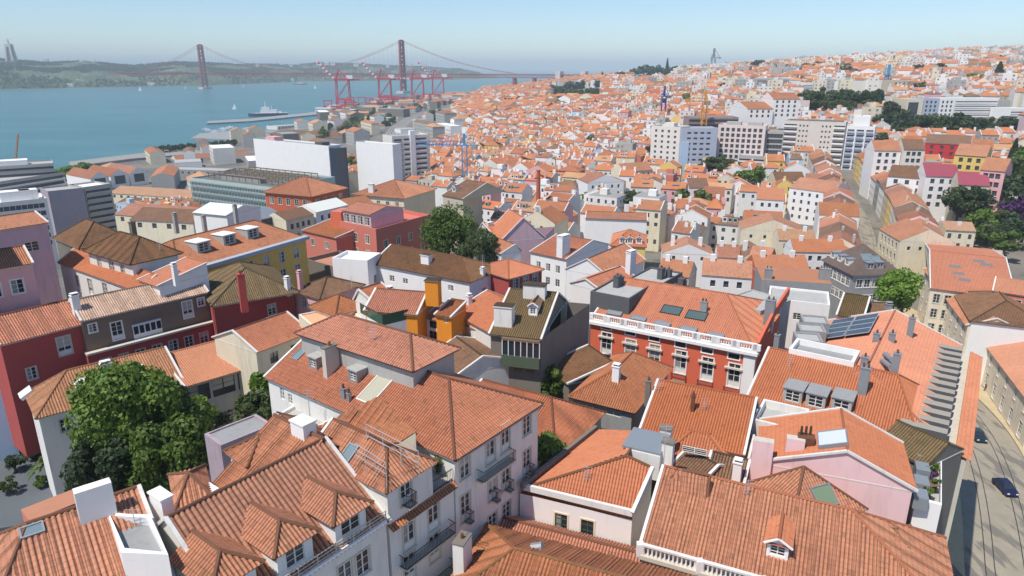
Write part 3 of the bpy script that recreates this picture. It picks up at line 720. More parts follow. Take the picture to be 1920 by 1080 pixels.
def en(mb):
    A_,B_=s.at(1.8,-.9,0),s.at(s.L+.0,-.9,0); z=s.ze
    mb.slab([s.at(1.6,-1,0),s.at(s.L,-1,0),s.at(s.L,0,0),s.at(1.6,0,0)],z-3.6,z-2.2,plaster('dull green wood',(78,92,72),.6)); mb.slab([s.at(1.6,-1,0),s.at(s.L,-1,0),s.at(s.L,0,0),s.at(1.6,0,0)],z-.35,z-.1,WOOD)
    for i in range(7): p=s.at(1.7+i*.75,-.95,0); mb.beam(Vc((p.x,p.y,z-2.2)),Vc((p.x,p.y,z-.3)),.1,.1,WH2,Vc((0,1,0)))
    mb.face([s.at(1.7,-.85,z-2.2),s.at(s.L-.1,-.85,z-2.2),s.at(s.L-.1,-.85,z-.3),s.at(1.7,-.85,z-.3)],GLASS)
extra(s.root,'enclosed_balcony',en); s.win('f',[(972,680,1.,2.2),(994,684,1.,2.2)],kind='d',style='bn')
def st(mb): p=V(1057,655,37); mb.box(p,s.v,.9,.35,p.z-6,CH-30.2,CREAM); mb.box(p,s.v,1.,.45,CH-30.2,CH-30,STONE)
extra(s.root,'flue',st); s.done()
s=HB('white_stepped_house','white house with bright orange roof left of the dark gable house',(852,585),(925,625),(960,565),30.6,g=g0,roof='gable',rp=.6,rh=2.,tile=T_NEW,wall=WH); s.chim(880,570,.6,.6,1.1,WH2); s.win('f',[(880,640,1,1.6)]); s.done()
s=HB('blue_grey_house','narrow pale blue house with small orange roof right of the yellow house',(862,605),(895,618),5,31.5,g=g0,roof='gable',rh=1.2,tile=T_TE,wall=BLUE); s.win('f',[(880,628,1.2,1.3)],style='wn'); s.done()
s=RR('triangle_roof_house','tiled roof with white gable coping below the yellow house',(856,632),(905,668),32.,3,5,1.6,g=g0,roof='gable',tile=T_BR,wall=WH); s.done()
s=RR('yellow_house','orange yellow house with mustard chimney and several small roofs',(706,541),(800,548),27,3.6,4.5,1.7,g=g0,roof='gable',tile=T_TE,wall=ORG)
s.chim(813,560,1.7,1.3,1.9,ORG,OLD,style=1); s.light(776,536,3,2.2,plain('ribbed plastic',(150,146,120),.5),WH,.3); s.done()
a_=HB('yellow_tower','x',(818,589),(846,594),3.6,29.2,g=g0,roof='gable',rp=1,rh=.9,tile=T_OR,wall=ORG); a_.win('f',[(836,600,.5,.8)],style='wn')
a_.rows('r',1,[3.5],.8,1.2); a_.done(); absorb(s,a_)
a_=HB('yellow_bay','x',(797,594),(822,600),3.4,30.2,g=g0,roof='gable',rp=1,rh=.9,tile=T_OR,wall=WH2); a_.win('f',[(812,607,1.2,1.2)],style='gn'); a_.win('f',[(812,633,1.2,1.8)],style='bn'); a_.done(); absorb(s,a_)
a_=HB('yellow_dormer','x',(764,591),(784,597),3.4,30.2,g=g0,roof='gable',ax='v',rh=.6,tile=T_OR,wall=ORG); a_.win('f',[(775,606,.8,1.1)],style='wn'); a_.done(); absorb(s,a_)
s=HB('green_terrace_house','white roof terrace with green glass screens left of the yellow house',(676,588),(718,612),(757,595),29.6,g=g0,roof='flat',tile=LGREY,wall=WH2,parapet=.1)
def gs(mb):
    for a,c in ((s.at(0,0,0),s.at(s.L,0,0)),(s.at(s.L,0,0),s.at(s.L,s.D,0))):
        a,c=Vc((a.x,a.y,s.ze+.1)),Vc((c.x,c.y,s.ze+.1)); mb.face([a,c,c+Vc((0,0,1.3)),a+Vc((0,0,1.3))],plain('green glass screen',(40,84,66),.2)); mb.beam(a+Vc((0,0,1.3)),c+Vc((0,0,1.3)),.06,.06,IRON)
extra(s.root,'glass_screen',gs); s.done()
s=HB('terrace_back_house','orange shed roof behind the green glass terrace',(706,574),(746,560),4,29,g=g0,roof='gable',rp=.8,rh=1.6,tile=T_TE,wall=WH); s.chim(732,562,.7,.7,1.5,WH2); s.done()
s=HB('small_hip_house','small orange hip roof left of the green terrace',(583,575),(630,592),(690,574),30.4,g=g0,rh=1.6,tile=T_OR,wall=CREAM); s.done()
s=HB('apricot_flat_house','pale apricot flat roof behind the long hipped house',(560,592),(590,618),(672,592),31,g=g0,roof='flat',tile=plaster('apricot render',(232,170,130),.2),wall=CREAM,parapet=.2); s.done()
s=HB('white_tower_house','white tower house with blank wall left of the long brown roof',(623,489),(689,494),5,30,g=g0,roof='flat',tile=WH2,wall=WH2,parapet=.5); s.win('f',[(640,545,1.6,1.8)],style='wn'); s.win('r',[(704,523,1,1.4)],style='wn'); s.done()
s=HB('long_brown_house','long white house with brown tile roof and lilac side wall',(700,494),(880,529),(952,504),31,g=g0,h0=0,h1=4.8,rh=2.2,tile=T_BR,wall=WH2,capm=T_OR)
s.chim(800,492,1.6,1.,1.2,WH2,style=1).chim(905,515,.6,.6,.9,WH2); s.win('f',[(735,522,1,1.),(760,527,1,.9),(815,535,1,.9),(845,540,1,.9)],style='wn'); s.win('r',[(934,535,1,2.2),(908,545,1,1)],style='wn'); s.done()
s=HB('maroon_house','maroon house with white window trim and bright orange roof',(954,522),(1016,505),8,31,g=g0,rh=1.6,tile=T_NEW,wall=MAR); s.rows('f',3,[1.2,4.6],1.1,1.6,m=.5); s.done()
# left rows
s=HB('shingle_attic_house','long row house with sand coloured tile roof, brown shingle attic and maroon lower floor',(152,601),(388,547),6,31,g=36,roof='gable',rh=2.0,tile=T_BE,wall=SHING,pitch=.3)
s.win('f',[(220,620),(352,580)],1.3,2.4,'d',style='wW'); s.win('f',[(174,615),(377,566)],.9,1.1,style='wW')
s.chim(357,535,.9,.6,1.6,WH2,style=0).chim(333,528,.5,.5,1.6,WH2); s.done()
def shed(mb):
    p,q=V(252,633,35.0),V(305,619,35.0); u=(q-p).normalized(); v=Vc((-u.y,u.x,0)); mb.slab([p,q,q+v*1.2,p+v*1.2],CH-35.3,CH-33.2,WH2); mb.slab([p-v*.1,q-v*.1,q+v*1.2,p+v*1.2],CH-33.2,CH-33.1,ZINC)
    for i in range(5): c=p+(q-p)*(i+.5)/5; mb.box(c-v*.02,u,.28,.03,CH-34.6,CH-33.5,GLASS)
extra(s.root,'glazed_hut',shed)
a_=House('lower','x','house',s.P[0]-s.v*.9-s.u*.3,s.P[1]-s.v*.9+s.u*.3,6.9,35.4,world=True,g=g0,roof='flat',tile=LGREY,wall=MAR); a_.rows('f',7,[2.0,5.5],1.1,1.6)
extra(s.root,'cornice',lambda mb: mb.slab([a_.at(-.1,-.35,0),a_.at(a_.L+.1,-.35,0),a_.at(a_.L+.1,.5,0),a_.at(-.1,.5,0)],a_.ze-.1,a_.ze+.15,STONE)); a_.done(); absorb(s,a_)
s=HB('shadowed_red_roof_house','house with red tile roof half in shadow and dark red wall at left edge',(0,646),(156,606),7,31.6,g=46,roof='gable',rh=2.5,tile=T_TE,wall=MAR,pitch=.3)
s.chim(146,590,.9,.7,2.6,WH2,style=0); s.win('f',[(121,648)],1.5,2.4,'d'); s.win('f',[(60,700,1,1.5)]); s.done()
s=HB('pink_corner_house','pink house with cornice and white framed window at left edge',(-60,512),(60,493),8,24,g=g0,roof='gable',rh=1.5,tile=T_OR,wall=PINK); s.win('f',[(33,537)],1.3,1.8,style='wW'); s.win('f',[(-10,545)],1.3,1.8,style='wW'); s.done()
s=HB('tall_pink_house','tall pink house with orange roof strip behind the pink corner house',(-60,440),(88,417),8,22.5,g=g0,roof='gable',rh=1.2,tile=T_OR,wall=LIL); s.win('f',[(60,462,1.8,1.4)]); s.done()
s=HB('white_villa','white villa with brown hip roof and tall windows in the left middle ground',(165,470),(247,494),(330,474),27,g=g0,rh=2.8,tile=T_BR,wall=WH,over=.6,cornice=OLD,pitch=.3)
s.win('f',[(187,496,1.,2.4)]); s.win('f',[(211,508)],1.4,3.,'d'); s.win('f',[(231,511,1.,2.4)]); s.done()
s=HB('villa_lower_wing','white lower wing of the villa with tall shuttered windows',(112,492),(262,546),(300,530),30,g=g0,roof='gable',rh=1.8,rp=.7,tile=T_NEW,wall=WH); s.win('f',[(146,530),(170,538),(198,546)],1.3,2.6,'d'); s.done()
s=HB('villa_back_house','large brown hip roof behind the white villa',(104,446),(150,466),(222,440),28,g=g0,C='free',rh=3.2,tile=T_BR,wall=OLD); s.done()
s=HB('bright_lean_house','bright orange lean roof right of the white villa',(262,524),(298,536),(345,500),28.8,g=g0,roof='gable',rp=1,rh=1.6,tile=T_NEW,wall=WH2); s.chim(330,525,.6,.6,1.6,WH2); s.done()
s=HB('mossy_hip_house','big hip roof covered in brown moss with tall maroon chimney',(367,522),(400,573),(547,538),32,g=g0,C='free',rh=3.2,tile=T_MO,wall=MAR,over=.4,pitch=.3); s.chim(458,574,.9,.9,4.,MAR,style=2); s.win('r',[(510,580,1.2,1.6)]); s.done()
s=HB('brown_roof_house','flat pitched brown roof between the mossy hip roof and the white tower',(548,545),(600,560),(625,520),33,g=g0,rh=1.8,tile=T_BR,wall=PINK); s.win('f',[(570,566,1,1.6)]); s.chim(540,545,.7,.6,1.4,WH2).chim(563,533,.6,.6,1.4,PINK); s.done()
s=HB('white_gable_house','small orange roofed house with white gable wall in front of the mossy hip roof',(402,633),(480,660),(572,620),33,g=g0,roof='gable',ax='v',rh=1.9,tile=T_TE,wall=CREAM); s.rows('r',2,[1.6],1.2,1.4,style='bn'); s.done()
s=HB('garden_room_house','salmon roofed garden house with wide glass doors',(345,723),(478,684),(440,650),36.4,g=g0,roof='gable',rp=1,rh=1.5,tile=T_SA,wall=LGREY,over=.5)
s.win('f',[(1.6,1.6,2.6,2.2),(4.6,1.6,2.8,2.2),(7.4,1.6,2.0,2.2)],px=False,style='dn'); s.done()
s=HB('ochre_roof_house','ochre stained tile roof with two white chimneys behind the big garden tree',(72,782),(340,710),7.5,36.2,g=g0,h0=4,h1=0,rp=.75,rh=2.4,tile=T_OC,wall=WH,pitch=.3)
s.chim(202,705,1.1,.7,1.6,WH2).chim(268,712,.6,.7,1.5,WH2); s.light(158,722,1.6,1.6,WH2,WH2,.25).light(50,738,1.6,1.2,WH2,WH2,.25); s.rows('f',5,[1.8],.9,1.5); s.done()
A,B=V(-280,955,50).xy,V(42,872,50).xy
s=House('blue_white_block','tall pale blue white apartment house cut off by the left edge','house',A,B,9,16,world=True,g=g0,roof='flat',tile=LGREY,wall=BLUE,parapet=.3); s.rows('r',2,[2,5,8,11],1,1.5,m=.3); s.done()
# ochre long building
s=HB('ochre_long_house','long ochre building with white dormers, blue grey cornice and tall chimneys',(338,514),(573,446),15,31,g=g0,rh=3.6,h0=5,h1=5,tile=T_OR,wall=OCH,over=.1)
extra(s.root,'cornice',lambda mb: mb.slab([s.at(-.4,-.6,0),s.at(s.L+.4,-.6,0),s.at(s.L+.4,1.2,0),s.at(-.4,1.2,0)],s.ze-.3,s.ze+.35,plaster('blue grey zinc',(170,176,184),.4)))
for t in ((384,472),(432,458),(476,446)): s.dorm(*t,2.6,1.7,3,wall=LGREY,rt=WH2,ww=1.8,wh=1.4)
s.chim(251,440,.9,.8,1.8,OLD,style=1)
for t in ((331,430),(385,435),(443,412)): s.chim(*t,.7,.6,2.4,LGREY,style=0)
s.rows('f',7,[2.3,5.6],1.2,2.,style='ws'); s.done()
s=HB('white_sheet_roof_house','white corrugated sheet roof behind the ochre building',(362,398),(425,404),(455,385),31.5,g=g0,roof='gable',rh=1.4,tile=plain('white sheet',(222,222,210),.5),wall=WH2,corr=False); s.done()
s=HB('salmon_block','salmon coloured three storey block with penthouse and parapet',(630,419),(705,437),(805,409),36,g=60,C='free',roof='flat',tile=SALM,wall=SALM,parapet=.9,style='wC')
s.win('f',[(645,440),(667,445),(689,449)],1.4,2.); s.win('f',[(646,468),(669,473),(691,478)],1.4,2.); s.rows('r',4,[3.2,6.8],1.2,1.8); s.done()
a_=HB('penthouse','x',(642,394),(695,403),(728,385),32.6,g=36,roof='gable',rh=1.2,tile=T_TE,wall=LIL,cop=False); a_.rows('f',4,[1.7],1.6,1.9,m=.2); a_.done(); absorb(s,a_)
s=HB('salmon_wing','salmon lower wing with terrace left of the salmon block',(568,432),(630,446),(660,420),37.5,g=60,roof='gable',rp=.8,rh=1.5,tile=T_OR,wall=SALM); s.rows('f',2,[2.4],1.2,1.6); s.done()
s=HB('brick_terrace_house','low brick terraces between the ochre building and the white tower',(572,492),(628,508),(650,480),38,g=60,roof='flat',tile=T_SA,wall=OLD,parapet=.8); s.done()
s=HB('red_tower_annex','plain orange red stair tower beside the salmon block',(619,396),(639,398),5,33,g=60,roof='flat',tile=SALM,wall=plaster('brick orange',(214,110,78),.3)); s.done()
s=HB('red_yellow_house','red and yellow house with orange hip roof and white windows',(497,360),(583,368),(642,352),40,g=66,rh=4.4,tile=T_OR,wall=plaster('brick red',(190,96,66),.3),over=.8); s.rows('f',5,[2.6],1.6,2.2); s.rows('r',4,[2.6],1.6,2.2); s.done()
a_=House('lower','x','house',s.P[0]-s.v*.5,s.P[1]-s.v*.5,1,46.2,world=True,g=66,roof='flat',tile=T_BR,wall=YEL); a_.rows('f',5,[2.4],1.4,2.); a_.done(); absorb(s,a_)
s=HB('broad_hip_house','broad orange hip roof behind the salmon block',(662,364),(757,372),(790,352),42,g=66,rh=4.2,tile=T_OR,wall=CREAM,over=.7); s.rows('f',5,[2.4],1.2,1.7); s.chim(697,360,2,1.2,2.5,WH,style=0); s.done()
s=HB('beige_gable_house','beige house with steep brown roof and one dormer behind the tall trees',(830,366),(868,373),(904,352),41,g=62,C='free',roof='gable',rp=.55,rh=4,tile=T_BR,wall=BEIGE); s.dorm(851,360,1.6,1.4,2.4,roof='gable',wall=WH2,rt=T_BR); s.rows('f',2,[2.2,5],1,1.6); s.done()
s=HB('lilac_gable_house','tall house with blank lilac grey gable wall right of the tall trees',(941,452),(1020,446),(1040,425),37,g=60,C='free',roof='gable',ax='v',rh=5,tile=T_NEW,wall=LIL); s.done()
s=RR('gable_front_house','orange roof slope leaning on the lilac gable house',(905,418),(975,408),35,9,3,4,g=60,roof='gable',tile=T_NEW,wall=WH); s.chim(918,440,1.5,1.2,2.2,WH2); s.done()
s=HB('orange_roof_house','orange roof and white verandah beneath the lilac gable house',(905,462),(940,476),5,38,g=60,roof='gable',rp=.7,rh=1.6,tile=T_OR,wall=WH2); s.rows('f',2,[2,5],2,2.2); s.done()
def stack(x,y,d,h,r,lab):
    p=V(x,y,d); mb=MB(); mb.tube(p,p+Vc((0,0,h)),r,r*.72,plaster('red brick',(176,92,66),.4),14); mb.tube(p+Vc((0,0,h)),p+Vc((0,0,h+.4)),r*.85,r*.85,plaster('red brick',(176,92,66),.4),14); mb.tube(p+Vc((0,0,h*.8)),p+Vc((0,0,h*.8+.2)),r*.86,r*.86,OLD,14)
    o=mb.build('brick_stack',base=p); tag(o,lab,'chimney')
stack(989,500,45,10.5,.85,'round red brick factory stack beside the lilac gable wall')
stack(1009,385,50,13,.9,'distant slim red brick stack among the roofs')
s=HB('white_pair_house','white house pair with tall chimney wall behind the maroon house',(995,472),(1062,486),(1120,455),38,g=60,roof='gable',rp=.6,rh=2.2,tile=T_TE,wall=WH2); s.rows('f',3,[2.6,5.6],1.1,1.6,style='wn'); s.chim(1056,478,1.5,2.8,4,WH2,style=0); s.done()
s=HB('white_gable_row_house','white gabled house with orange roof facing the grey roof block',(1062,505),(1140,520),(1165,480),37,g=60,roof='gable',ax='v',rh=2.8,tile=T_OR,wall=WH2); s.done()
s=HB('white_wedge_house','white house with brown wall top and small gable',(1125,545),(1190,520),6,35,g=60,roof='gable',rh=1.4,tile=T_TE,wall=WH2); s.chim(1182,505,1.8,1,2.6,WH2); s.done()
s=HB('yellow_dormer_house','pale yellow house with orange mansard roof and four dormers',(1146,460),(1210,463),(1214,442),42,g=62,rh=2.6,rp=.6,tile=T_NEW,wall=YEL)
for x in (1167,1181,1198): s.dorm(x,457,1.5,1.3,1.6,roof='gable',wall=WH2,rt=T_OR)
s.done()
s=HB('white_long_wall_house','long blank white wall with thin orange roof strip in the centre',(1098,409),(1213,413),9,43,g=62,roof='gable',rh=1.2,tile=T_OR,wall=WH2); s.done()
# palace
s=HB('red_palace','big orange red palace with white balustrade, tall windows and corner pilaster',(1108,599),(1416,659),(1476,572),34,g=g0,roof='hip',h0=0,h1=6.5,rh=3.6,tile=T_NEW,wall=plaster('palace red',(216,104,72),.25),over=.0,pitch=.3,cop=True,cornice=False)
W=[(1137,644,612),(1182,657,623),(1227,667,634),(1276,679,646),(1326,692,657),(1376,704,668)]
s.win('f',[(x,y) for x,y,z in W],1.45,3.2,'d',style='wW'); s.win('f',[(x,z,1.4,.75) for x,y,z in W],style='dW')
for x,y,z in W:
    r_=ray(x,(y*.62+z*.38)); n_=Vc((s.u.y,-s.u.x)); t_=n_.dot(s.P[0])/(n_.x*r_.x+n_.y*r_.y); q_=Vc((r_.x*t_,r_.y*t_)); sx=(q_-s.P[0]).dot(s.u); zz=CH+r_.z*t_
    extra(s.root,'cornice_hood',lambda mb: mb.slab([s.at(sx-1.15,-.35,0),s.at(sx+1.15,-.35,0),s.at(sx+1.15,.0,0),s.at(sx-1.15,.0,0)],zz-.1,zz+.12,STONE))
    p_=s.at(sx,0,0); balcony(s.root,(p_.x,p_.y,zz-3.65),s.u,2.0,.4)
def pb(mb):
    z=s.ze; P=s.at
    mb.slab([P(-.1,-.5,0),P(s.L+.4,-.5,0),P(s.L+.5,.3,0),P(-.1,.3,0)],z-.5,z-.1,WH2); mb.slab([P(-.1,-.3,0),P(s.L+.3,-.3,0),P(s.L+.3,.1,0),P(-.1,.1,0)],z-.1,z+.25,WH2)
    A_,B_=P(0,-.1,z+1.0),P(s.L+.2,-.1,z+1.0); mb.beam(A_,B_,.34,.16,WH2); d=(B_-A_); k=72
    for i in range(k+1):
        p=A_+d*i/k; p.z=z+.2
        if i%8 in(0,7): mb.beam(p,p+Vc((0,0,.8)),.62 if i%8 else .9,.4,WH2,s.v.to_3d())
        else: mb.tube(p,p+Vc((0,0,.75)),.08,.06,WH2,6,False)
    mb.slab([P(s.L-1.3,-.18,0),P(s.L+.15,-.18,0),P(s.L+.15,.5,0),P(s.L-1.3,.5,0)],z-9.5,z-.75,WH2)
    mb.slab([P(-.1,-.3,0),P(s.L+.2,-.3,0),P(s.L+.2,0,0),P(-.1,0,0)],z-8.9,z-8.6,WH)
extra(s.root,'balustrade',pb)
s.light(1259,582,2.6,1.7,plain('louvre glass',(84,100,98),.3),IRON).light(1306,592,2.6,1.7,plain('louvre glass',(84,100,98),.3),IRON)
for t in ((1152,590),(1197,600),(1242,610),(1291,620),(1341,632)): s.light(*t,2.,.7,ZINC,ZINC,.35)
s.chim(1319,584,.9,.6,1.4,GREY,style=2).chim(1440,612,1.2,1.2,3.8,ZINC,style=2); s.done()
extra(s.root,'side_parapet',lambda mb:(mb.beam(s.at(s.L+.05,1,s.ze+.3),s.at(s.L+.05,s.D*.5,s.ze+2.),.35,1.2,s.wall),mb.beam(s.at(s.L+.05,s.D*.5,s.ze+2.),s.at(s.L+.05,s.D,s.ze+2.2),.35,1.2,s.wall)))
# grey block behind the palace
for i,(A_,B_,C_,d_,lab) in enumerate([((1107,549),(1180,563),(1187,527),31,'dark grey slate clad flat roofed block behind the palace roof, left part'),((1168,530),(1230,542),(1290,515),31.5,'dark grey clad upper block behind the palace roof, right part'),((1235,545),(1290,556),(1300,540),32.4,'low grey roof box between slate block and palace ridge')]):
    s=HB('slate_block',lab,A_,B_,C_,d_,g=g0,roof='flat',tile=LGREY,wall=DGREY,parapet=.25); s.rows('r',2,[1.8],1.2,1.2,style='dn'); 
    s.chim((A_[0]+C_[0])/2+10,(A_[1]+C_[1])/2,.8,1.2,1.7,DGREY,style=2); s.chim(A_[0]*.3+C_[0]*.7,A_[1]*.3+C_[1]*.7,.8,.8,1.2,DGREY,style=2); s.done()
s=HB('grey_flat_house','broad light grey flat roof behind the palace chimney',(1352,563),(1426,585),(1456,557),32.5,g=g0,roof='flat',tile=LGREY,wall=LGREY,parapet=.15); s.done()
# school
s=RR('school_house','large bright orange school roof with rooftop machinery along the street',(1625,690),(1676,586),31,8,8,3.2,e0=7,e1=1,g=60,h0=7,h1=0,tile=T_NEW,wall=WH2,over=.2)
for t,h in (((1620,684),.9),((1674,712),3.0),((1671,640),1.0),((1642,640),1.0),((1705,630),2.4)): s.chim(*t,.7,.7,h,ZINC,style=2)
for x,y,x2,y2 in ((1660,664,1672,674),(1655,676,1670,688)): a,c=V(x,y,31.0),V(x2,y2,30.6); extra(s.root,'duct',lambda mb:(mb.tube(a,c,.28,.28,ZINC,10),mb.tube(a-Vc((0,0,1.5)),a,.28,.28,ZINC,10)))
for i in range(13): u0=.2+i*2.05; extra(s.root,'plant_box',lambda mb: mb.slab([s.at(u0,-.3,0),s.at(u0+1.15,-.3,0),s.at(u0+1.15,3.7,0),s.at(u0,3.7,0)],s.ze-.3,s.ze+1.0,DGREY,plaster('dull grey beige',(158,150,136),.4)))
extra(s.root,'street_eave',lambda mb:(roofface(mb,[s.at(0,-2.6,s.ze-1),s.at(s.L,-2.6,s.ze-1),s.at(s.L,-1.2,s.ze-.5),s.at(0,-1.2,s.ze-.5)],T_NEW),mb.slab([s.at(.2,-2.2,0),s.at(s.L,-2.2,0),s.at(s.L,0,0),s.at(.2,0,0)],s.zg-1,s.ze-1.2,STONE)))
for x0 in range(4):
    for y0 in range(2):
        def sol(mb):
            z=lambda v: s.ze+.55+(16-v)*.4; P=[]
            for du,dv in ((0,0),(2.0,0),(2.0,2.6),(0,2.6)): vv=9.6+y0*2.75+dv; q=s.at(s.L-10.5+x0*2.15+du,vv,0); P.append(Vc((q.x,q.y,z(vv))))
            mb.face(P,plain('solar panel',(48,54,66),.25)); mb.face([p-Vc((0,0,.12)) for p in P[::-1]],IRON)
            for i in range(4): mb.beam(P[i],P[(i+1)%4],.06,.08,RIVW)
        extra(s.root,'solar_panel',sol)
s.done()
a_=RR('wing','x',(1443,652),(1625,690),31,8,5,3.2,e0=0,e1=6,g=60,h0=0,h1=3,tile=T_NEW,wall=WH2,over=.2,cop=True)
for t in ((1484,755),(1527,765),(1575,774)): a_.dorm(*t,1.9,1.5,2.6,wall=LGREY,rt=GREY,ww=1.4,wh=1.2)
a_.chim(1616,736,.9,.8,2.8,ZINC,style=2).chim(1455,651,.6,.6,1.1,ZINC,style=2); a_.done(); absorb(s,a_)
s=HB('white_roof_box_house','white walled roof court behind the school ridge',(1478,664),(1600,690),(1610,668),31.2,g=g0,roof='flat',tile=GREY,wall=WH2,parapet=.7); s.done()
for i,(x,y) in enumerate(((1494,640),(1500,622),(1506,606))):
    s=HB('stepped_grey_house','grey stepped roof left of the solar panels, %s step'%('front','middle','rear')[i],(x,y),(x+50,y+4),3,32.3-.2*i,g=g0,roof='flat',tile=LGREY,wall=GREY,parapet=.2,group=None); s.done()
s=HB('brown_top_house','white house with mossy brown roof behind the solar panels',(1570,590),(1618,598),(1632,572),33,g=60,roof='gable',rp=.8,rh=1.6,tile=T_MO,wall=WH2); s.done()
s=HB('old_brown_house','low aged brown roof beside the street tree',(1620,600),(1682,602),(1672,568),34,g=60,roof='gable',rh=1.3,tile=T_BR,wall=OLD); s.chim(1664,588,.7,.7,1.4,GREY); s.done()
s=HB('white_back_house','plain white house with small square windows and sage bay behind the palace',(1440,562),(1556,575),7,35,g=60,roof='flat',tile=LGREY,wall=WH2,parapet=.3); s.rows('f',3,[2.2],1.1,1.1,style='wn'); s.done()
s=HB('grey_mansard_house','grey slate mansard with orange flat roof and chimneys behind the plain white house',(1428,524),(1560,532),(1585,508),36,g=60,roof='flat',tile=T_SA,wall=GREY,parapet=.0); s.rows('f',5,[2.2],1.4,1.2,style='wn'); s.chim(1440,522,1.2,1.2,1.8,GREY,style=2).chim(1545,524,1.8,1.2,2,GREY,style=2); s.done()
s=HB('slate_dormer_house','grey corner house with dark hip roof and slate dormers beside the narrow street',(1545,488),(1600,515),(1686,512),45,g=66,C='free',rh=5.5,tile=tile('slate brown tile',(120,100,88),(104,86,76),(84,74,68),.4,False),wall=GREY,corr=False,over=.6,cornice=WH2)
s.rows('f',6,[2.2,6],1.4,1.9,style='wW'); s.rows('r',5,[2.2,6],1.4,1.9,style='wW')
for t in ((1560,484),(1573,490),(1587,497)): s.dorm(*t,1.6,1.5,2.5,wall=WH2,rt=ZINC,side='f')
for t in ((1632,505),(1650,504)): s.dorm(*t,1.8,1.5,2.5,wall=ZINC,rt=ZINC,side='r')
for t in ((1625,482),(1640,486)): s.light(*t,2.4,1.6)
s.done()
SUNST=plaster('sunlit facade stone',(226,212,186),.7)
# east side of the street
s=House('street_row_house','long salmon roofed stone row house with arches on the right side of the street','house',V(1806,588,52).xy,V(1938,760,52).xy,13,52,world=True,g=60,roof='gable',rh=2.6,tile=T_SA,wall=SUNST,over=.5,cornice=STONE); s.rows('f',9,[1.9],1.1,1.8,m=.5); s.rows('f',9,[5.9],1.6,2.8,'d',m=.5); s.done()
s=House('street_bend_house','stone fronted house with many windows at the bend of the narrow street','house',V(1735,505,48).xy,V(1815,610,48).xy,9,48,world=True,g=60,roof='gable',rh=2,tile=T_OR,wall=SUNST,over=.5,cornice=STONE); s.rows('f',9,[2,5.4,8.8],1.2,2.1,m=.4); s.done()
s=House('red_white_house','narrow red and white house with brown hip roof beside the street','house',V(1788,548,47).xy,V(1822,602,47).xy,13,47,world=True,g=60,rh=3,tile=T_BR,wall=WH2); s.rows('f',3,[2,5],1.1,1.8); s.done()
s=HB('skylight_roof_house','large orange roof with white parapet and rows of skylights on the right',(1745,540),(1905,560),(1880,470),46,g=60,roof='gable',rh=3.2,tile=T_NEW,wall=SUNST,C='free'); s.rows('f',7,[2.2,5.6,9],1.2,2.,m=.4); s.rows('l',6,[2.2,5.6,9],1.2,2.,m=.4)
for t in ((1790,500),(1797,513),(1835,490),(1850,497),(1808,525)): s.light(*t,2.2,1.2,plain('grey blind',(130,120,112),.5))
s.done()
s=HB('salmon_side_house','salmon house with white sash windows on the right edge',(1862,545),(1960,560),8,44,g=60,roof='gable',rh=2,tile=T_SA,wall=SALM); s.rows('f',3,[2.2,5.6],1.4,2); s.done()
s=HB('apricot_roof_house','broad smooth salmon roof with skylights at right edge above the street',(1822,650) if 0 else (1806,572),(1960,600),12,50,g=60,roof='gable',rh=2.6,tile=T_NEW,wall=CREAM); s.rows('f',8,[2,5.4],1.1,1.8,m=.4); s.light(1885,560,2,1.6); s.done()
for x_,y_,d_,h_,l_ in ((700,640,23,1.6,'small roof aerial on the raised attic of the long house'),(905,500,29.5,2,'roof aerial on the long brown roof'),(1010,560,27,1.6,'roof aerial on the mossy roof of the dark gable house'),(1235,735,31,1.6,'roof aerial at the left end of the broad gabled roof'),(1320,770,32,1.4,'low aerial in the middle of the broad gabled roof'),(250,620,30,1.6,'aerial on the sand coloured roof'),(450,610,31.5,1.5,'aerial on the white gable house'),(1480,690,31,1.5,'aerial on the school wing roof'),(1100,905,33,1.6,'aerial on the orange roof of the white house'),(1400,930,32.2,1.5,'aerial on the balustraded roof'),(660,540,28.5,2,'aerial above the apricot flat roof'),(300,470,26,1.6,'aerial beside the white villa roof'),(430,490,29,2,'aerial on the mossy hip roof')): ant(x_,y_,d_,h_,l_,True)

# ---------------- street, pavement, rails
RC=smooth(ROADC,2)
def rz(p): return 35.06 if p.y<150 else gz(p.x,p.y)+.12
def rstrip(name,a,b,dz,mat,kind='structure'):
    L=[];l=offs(RC,a);r=offs(RC,b)
    for c,x,y in zip(RC,l,r): z=rz(c)+dz; L.append((Vc((x.x,x.y,z)),Vc((y.x,y.y,z))))
    return strip(name,L,mat,kind)
m,nn,p=nmat('worn asphalt')
a=mixc(nn,ramp(nn,wnoise(nn,.5,6,None,.7),.35,.7),lin((158,148,130)),lin((142,134,118))); a=mixc(nn,ramp(nn,wnoise(nn,.18,3,(3,.6,1)),.55,.6),a,lin((118,112,102)))
nn.links.new(a,p.inputs['Base Color']); p.inputs['Roughness'].default_value=.9; ASPH=m
PAVE=plaster('limestone pavement',(190,172,136),.6)
rstrip('road',-5.2,5.2,0,ASPH); rstrip('pavement',-8.5,-5.2,.13,PAVE); rstrip('pavement',5.2,8.6,.13,PAVE)
for k,x in enumerate((-2.9,-1.9,1.3,2.3)): rstrip('tram_rails' if 0 else 'road_rail',x-.06,x+.06,.012,plain('worn rail steel',(92,88,84),.4,.6))
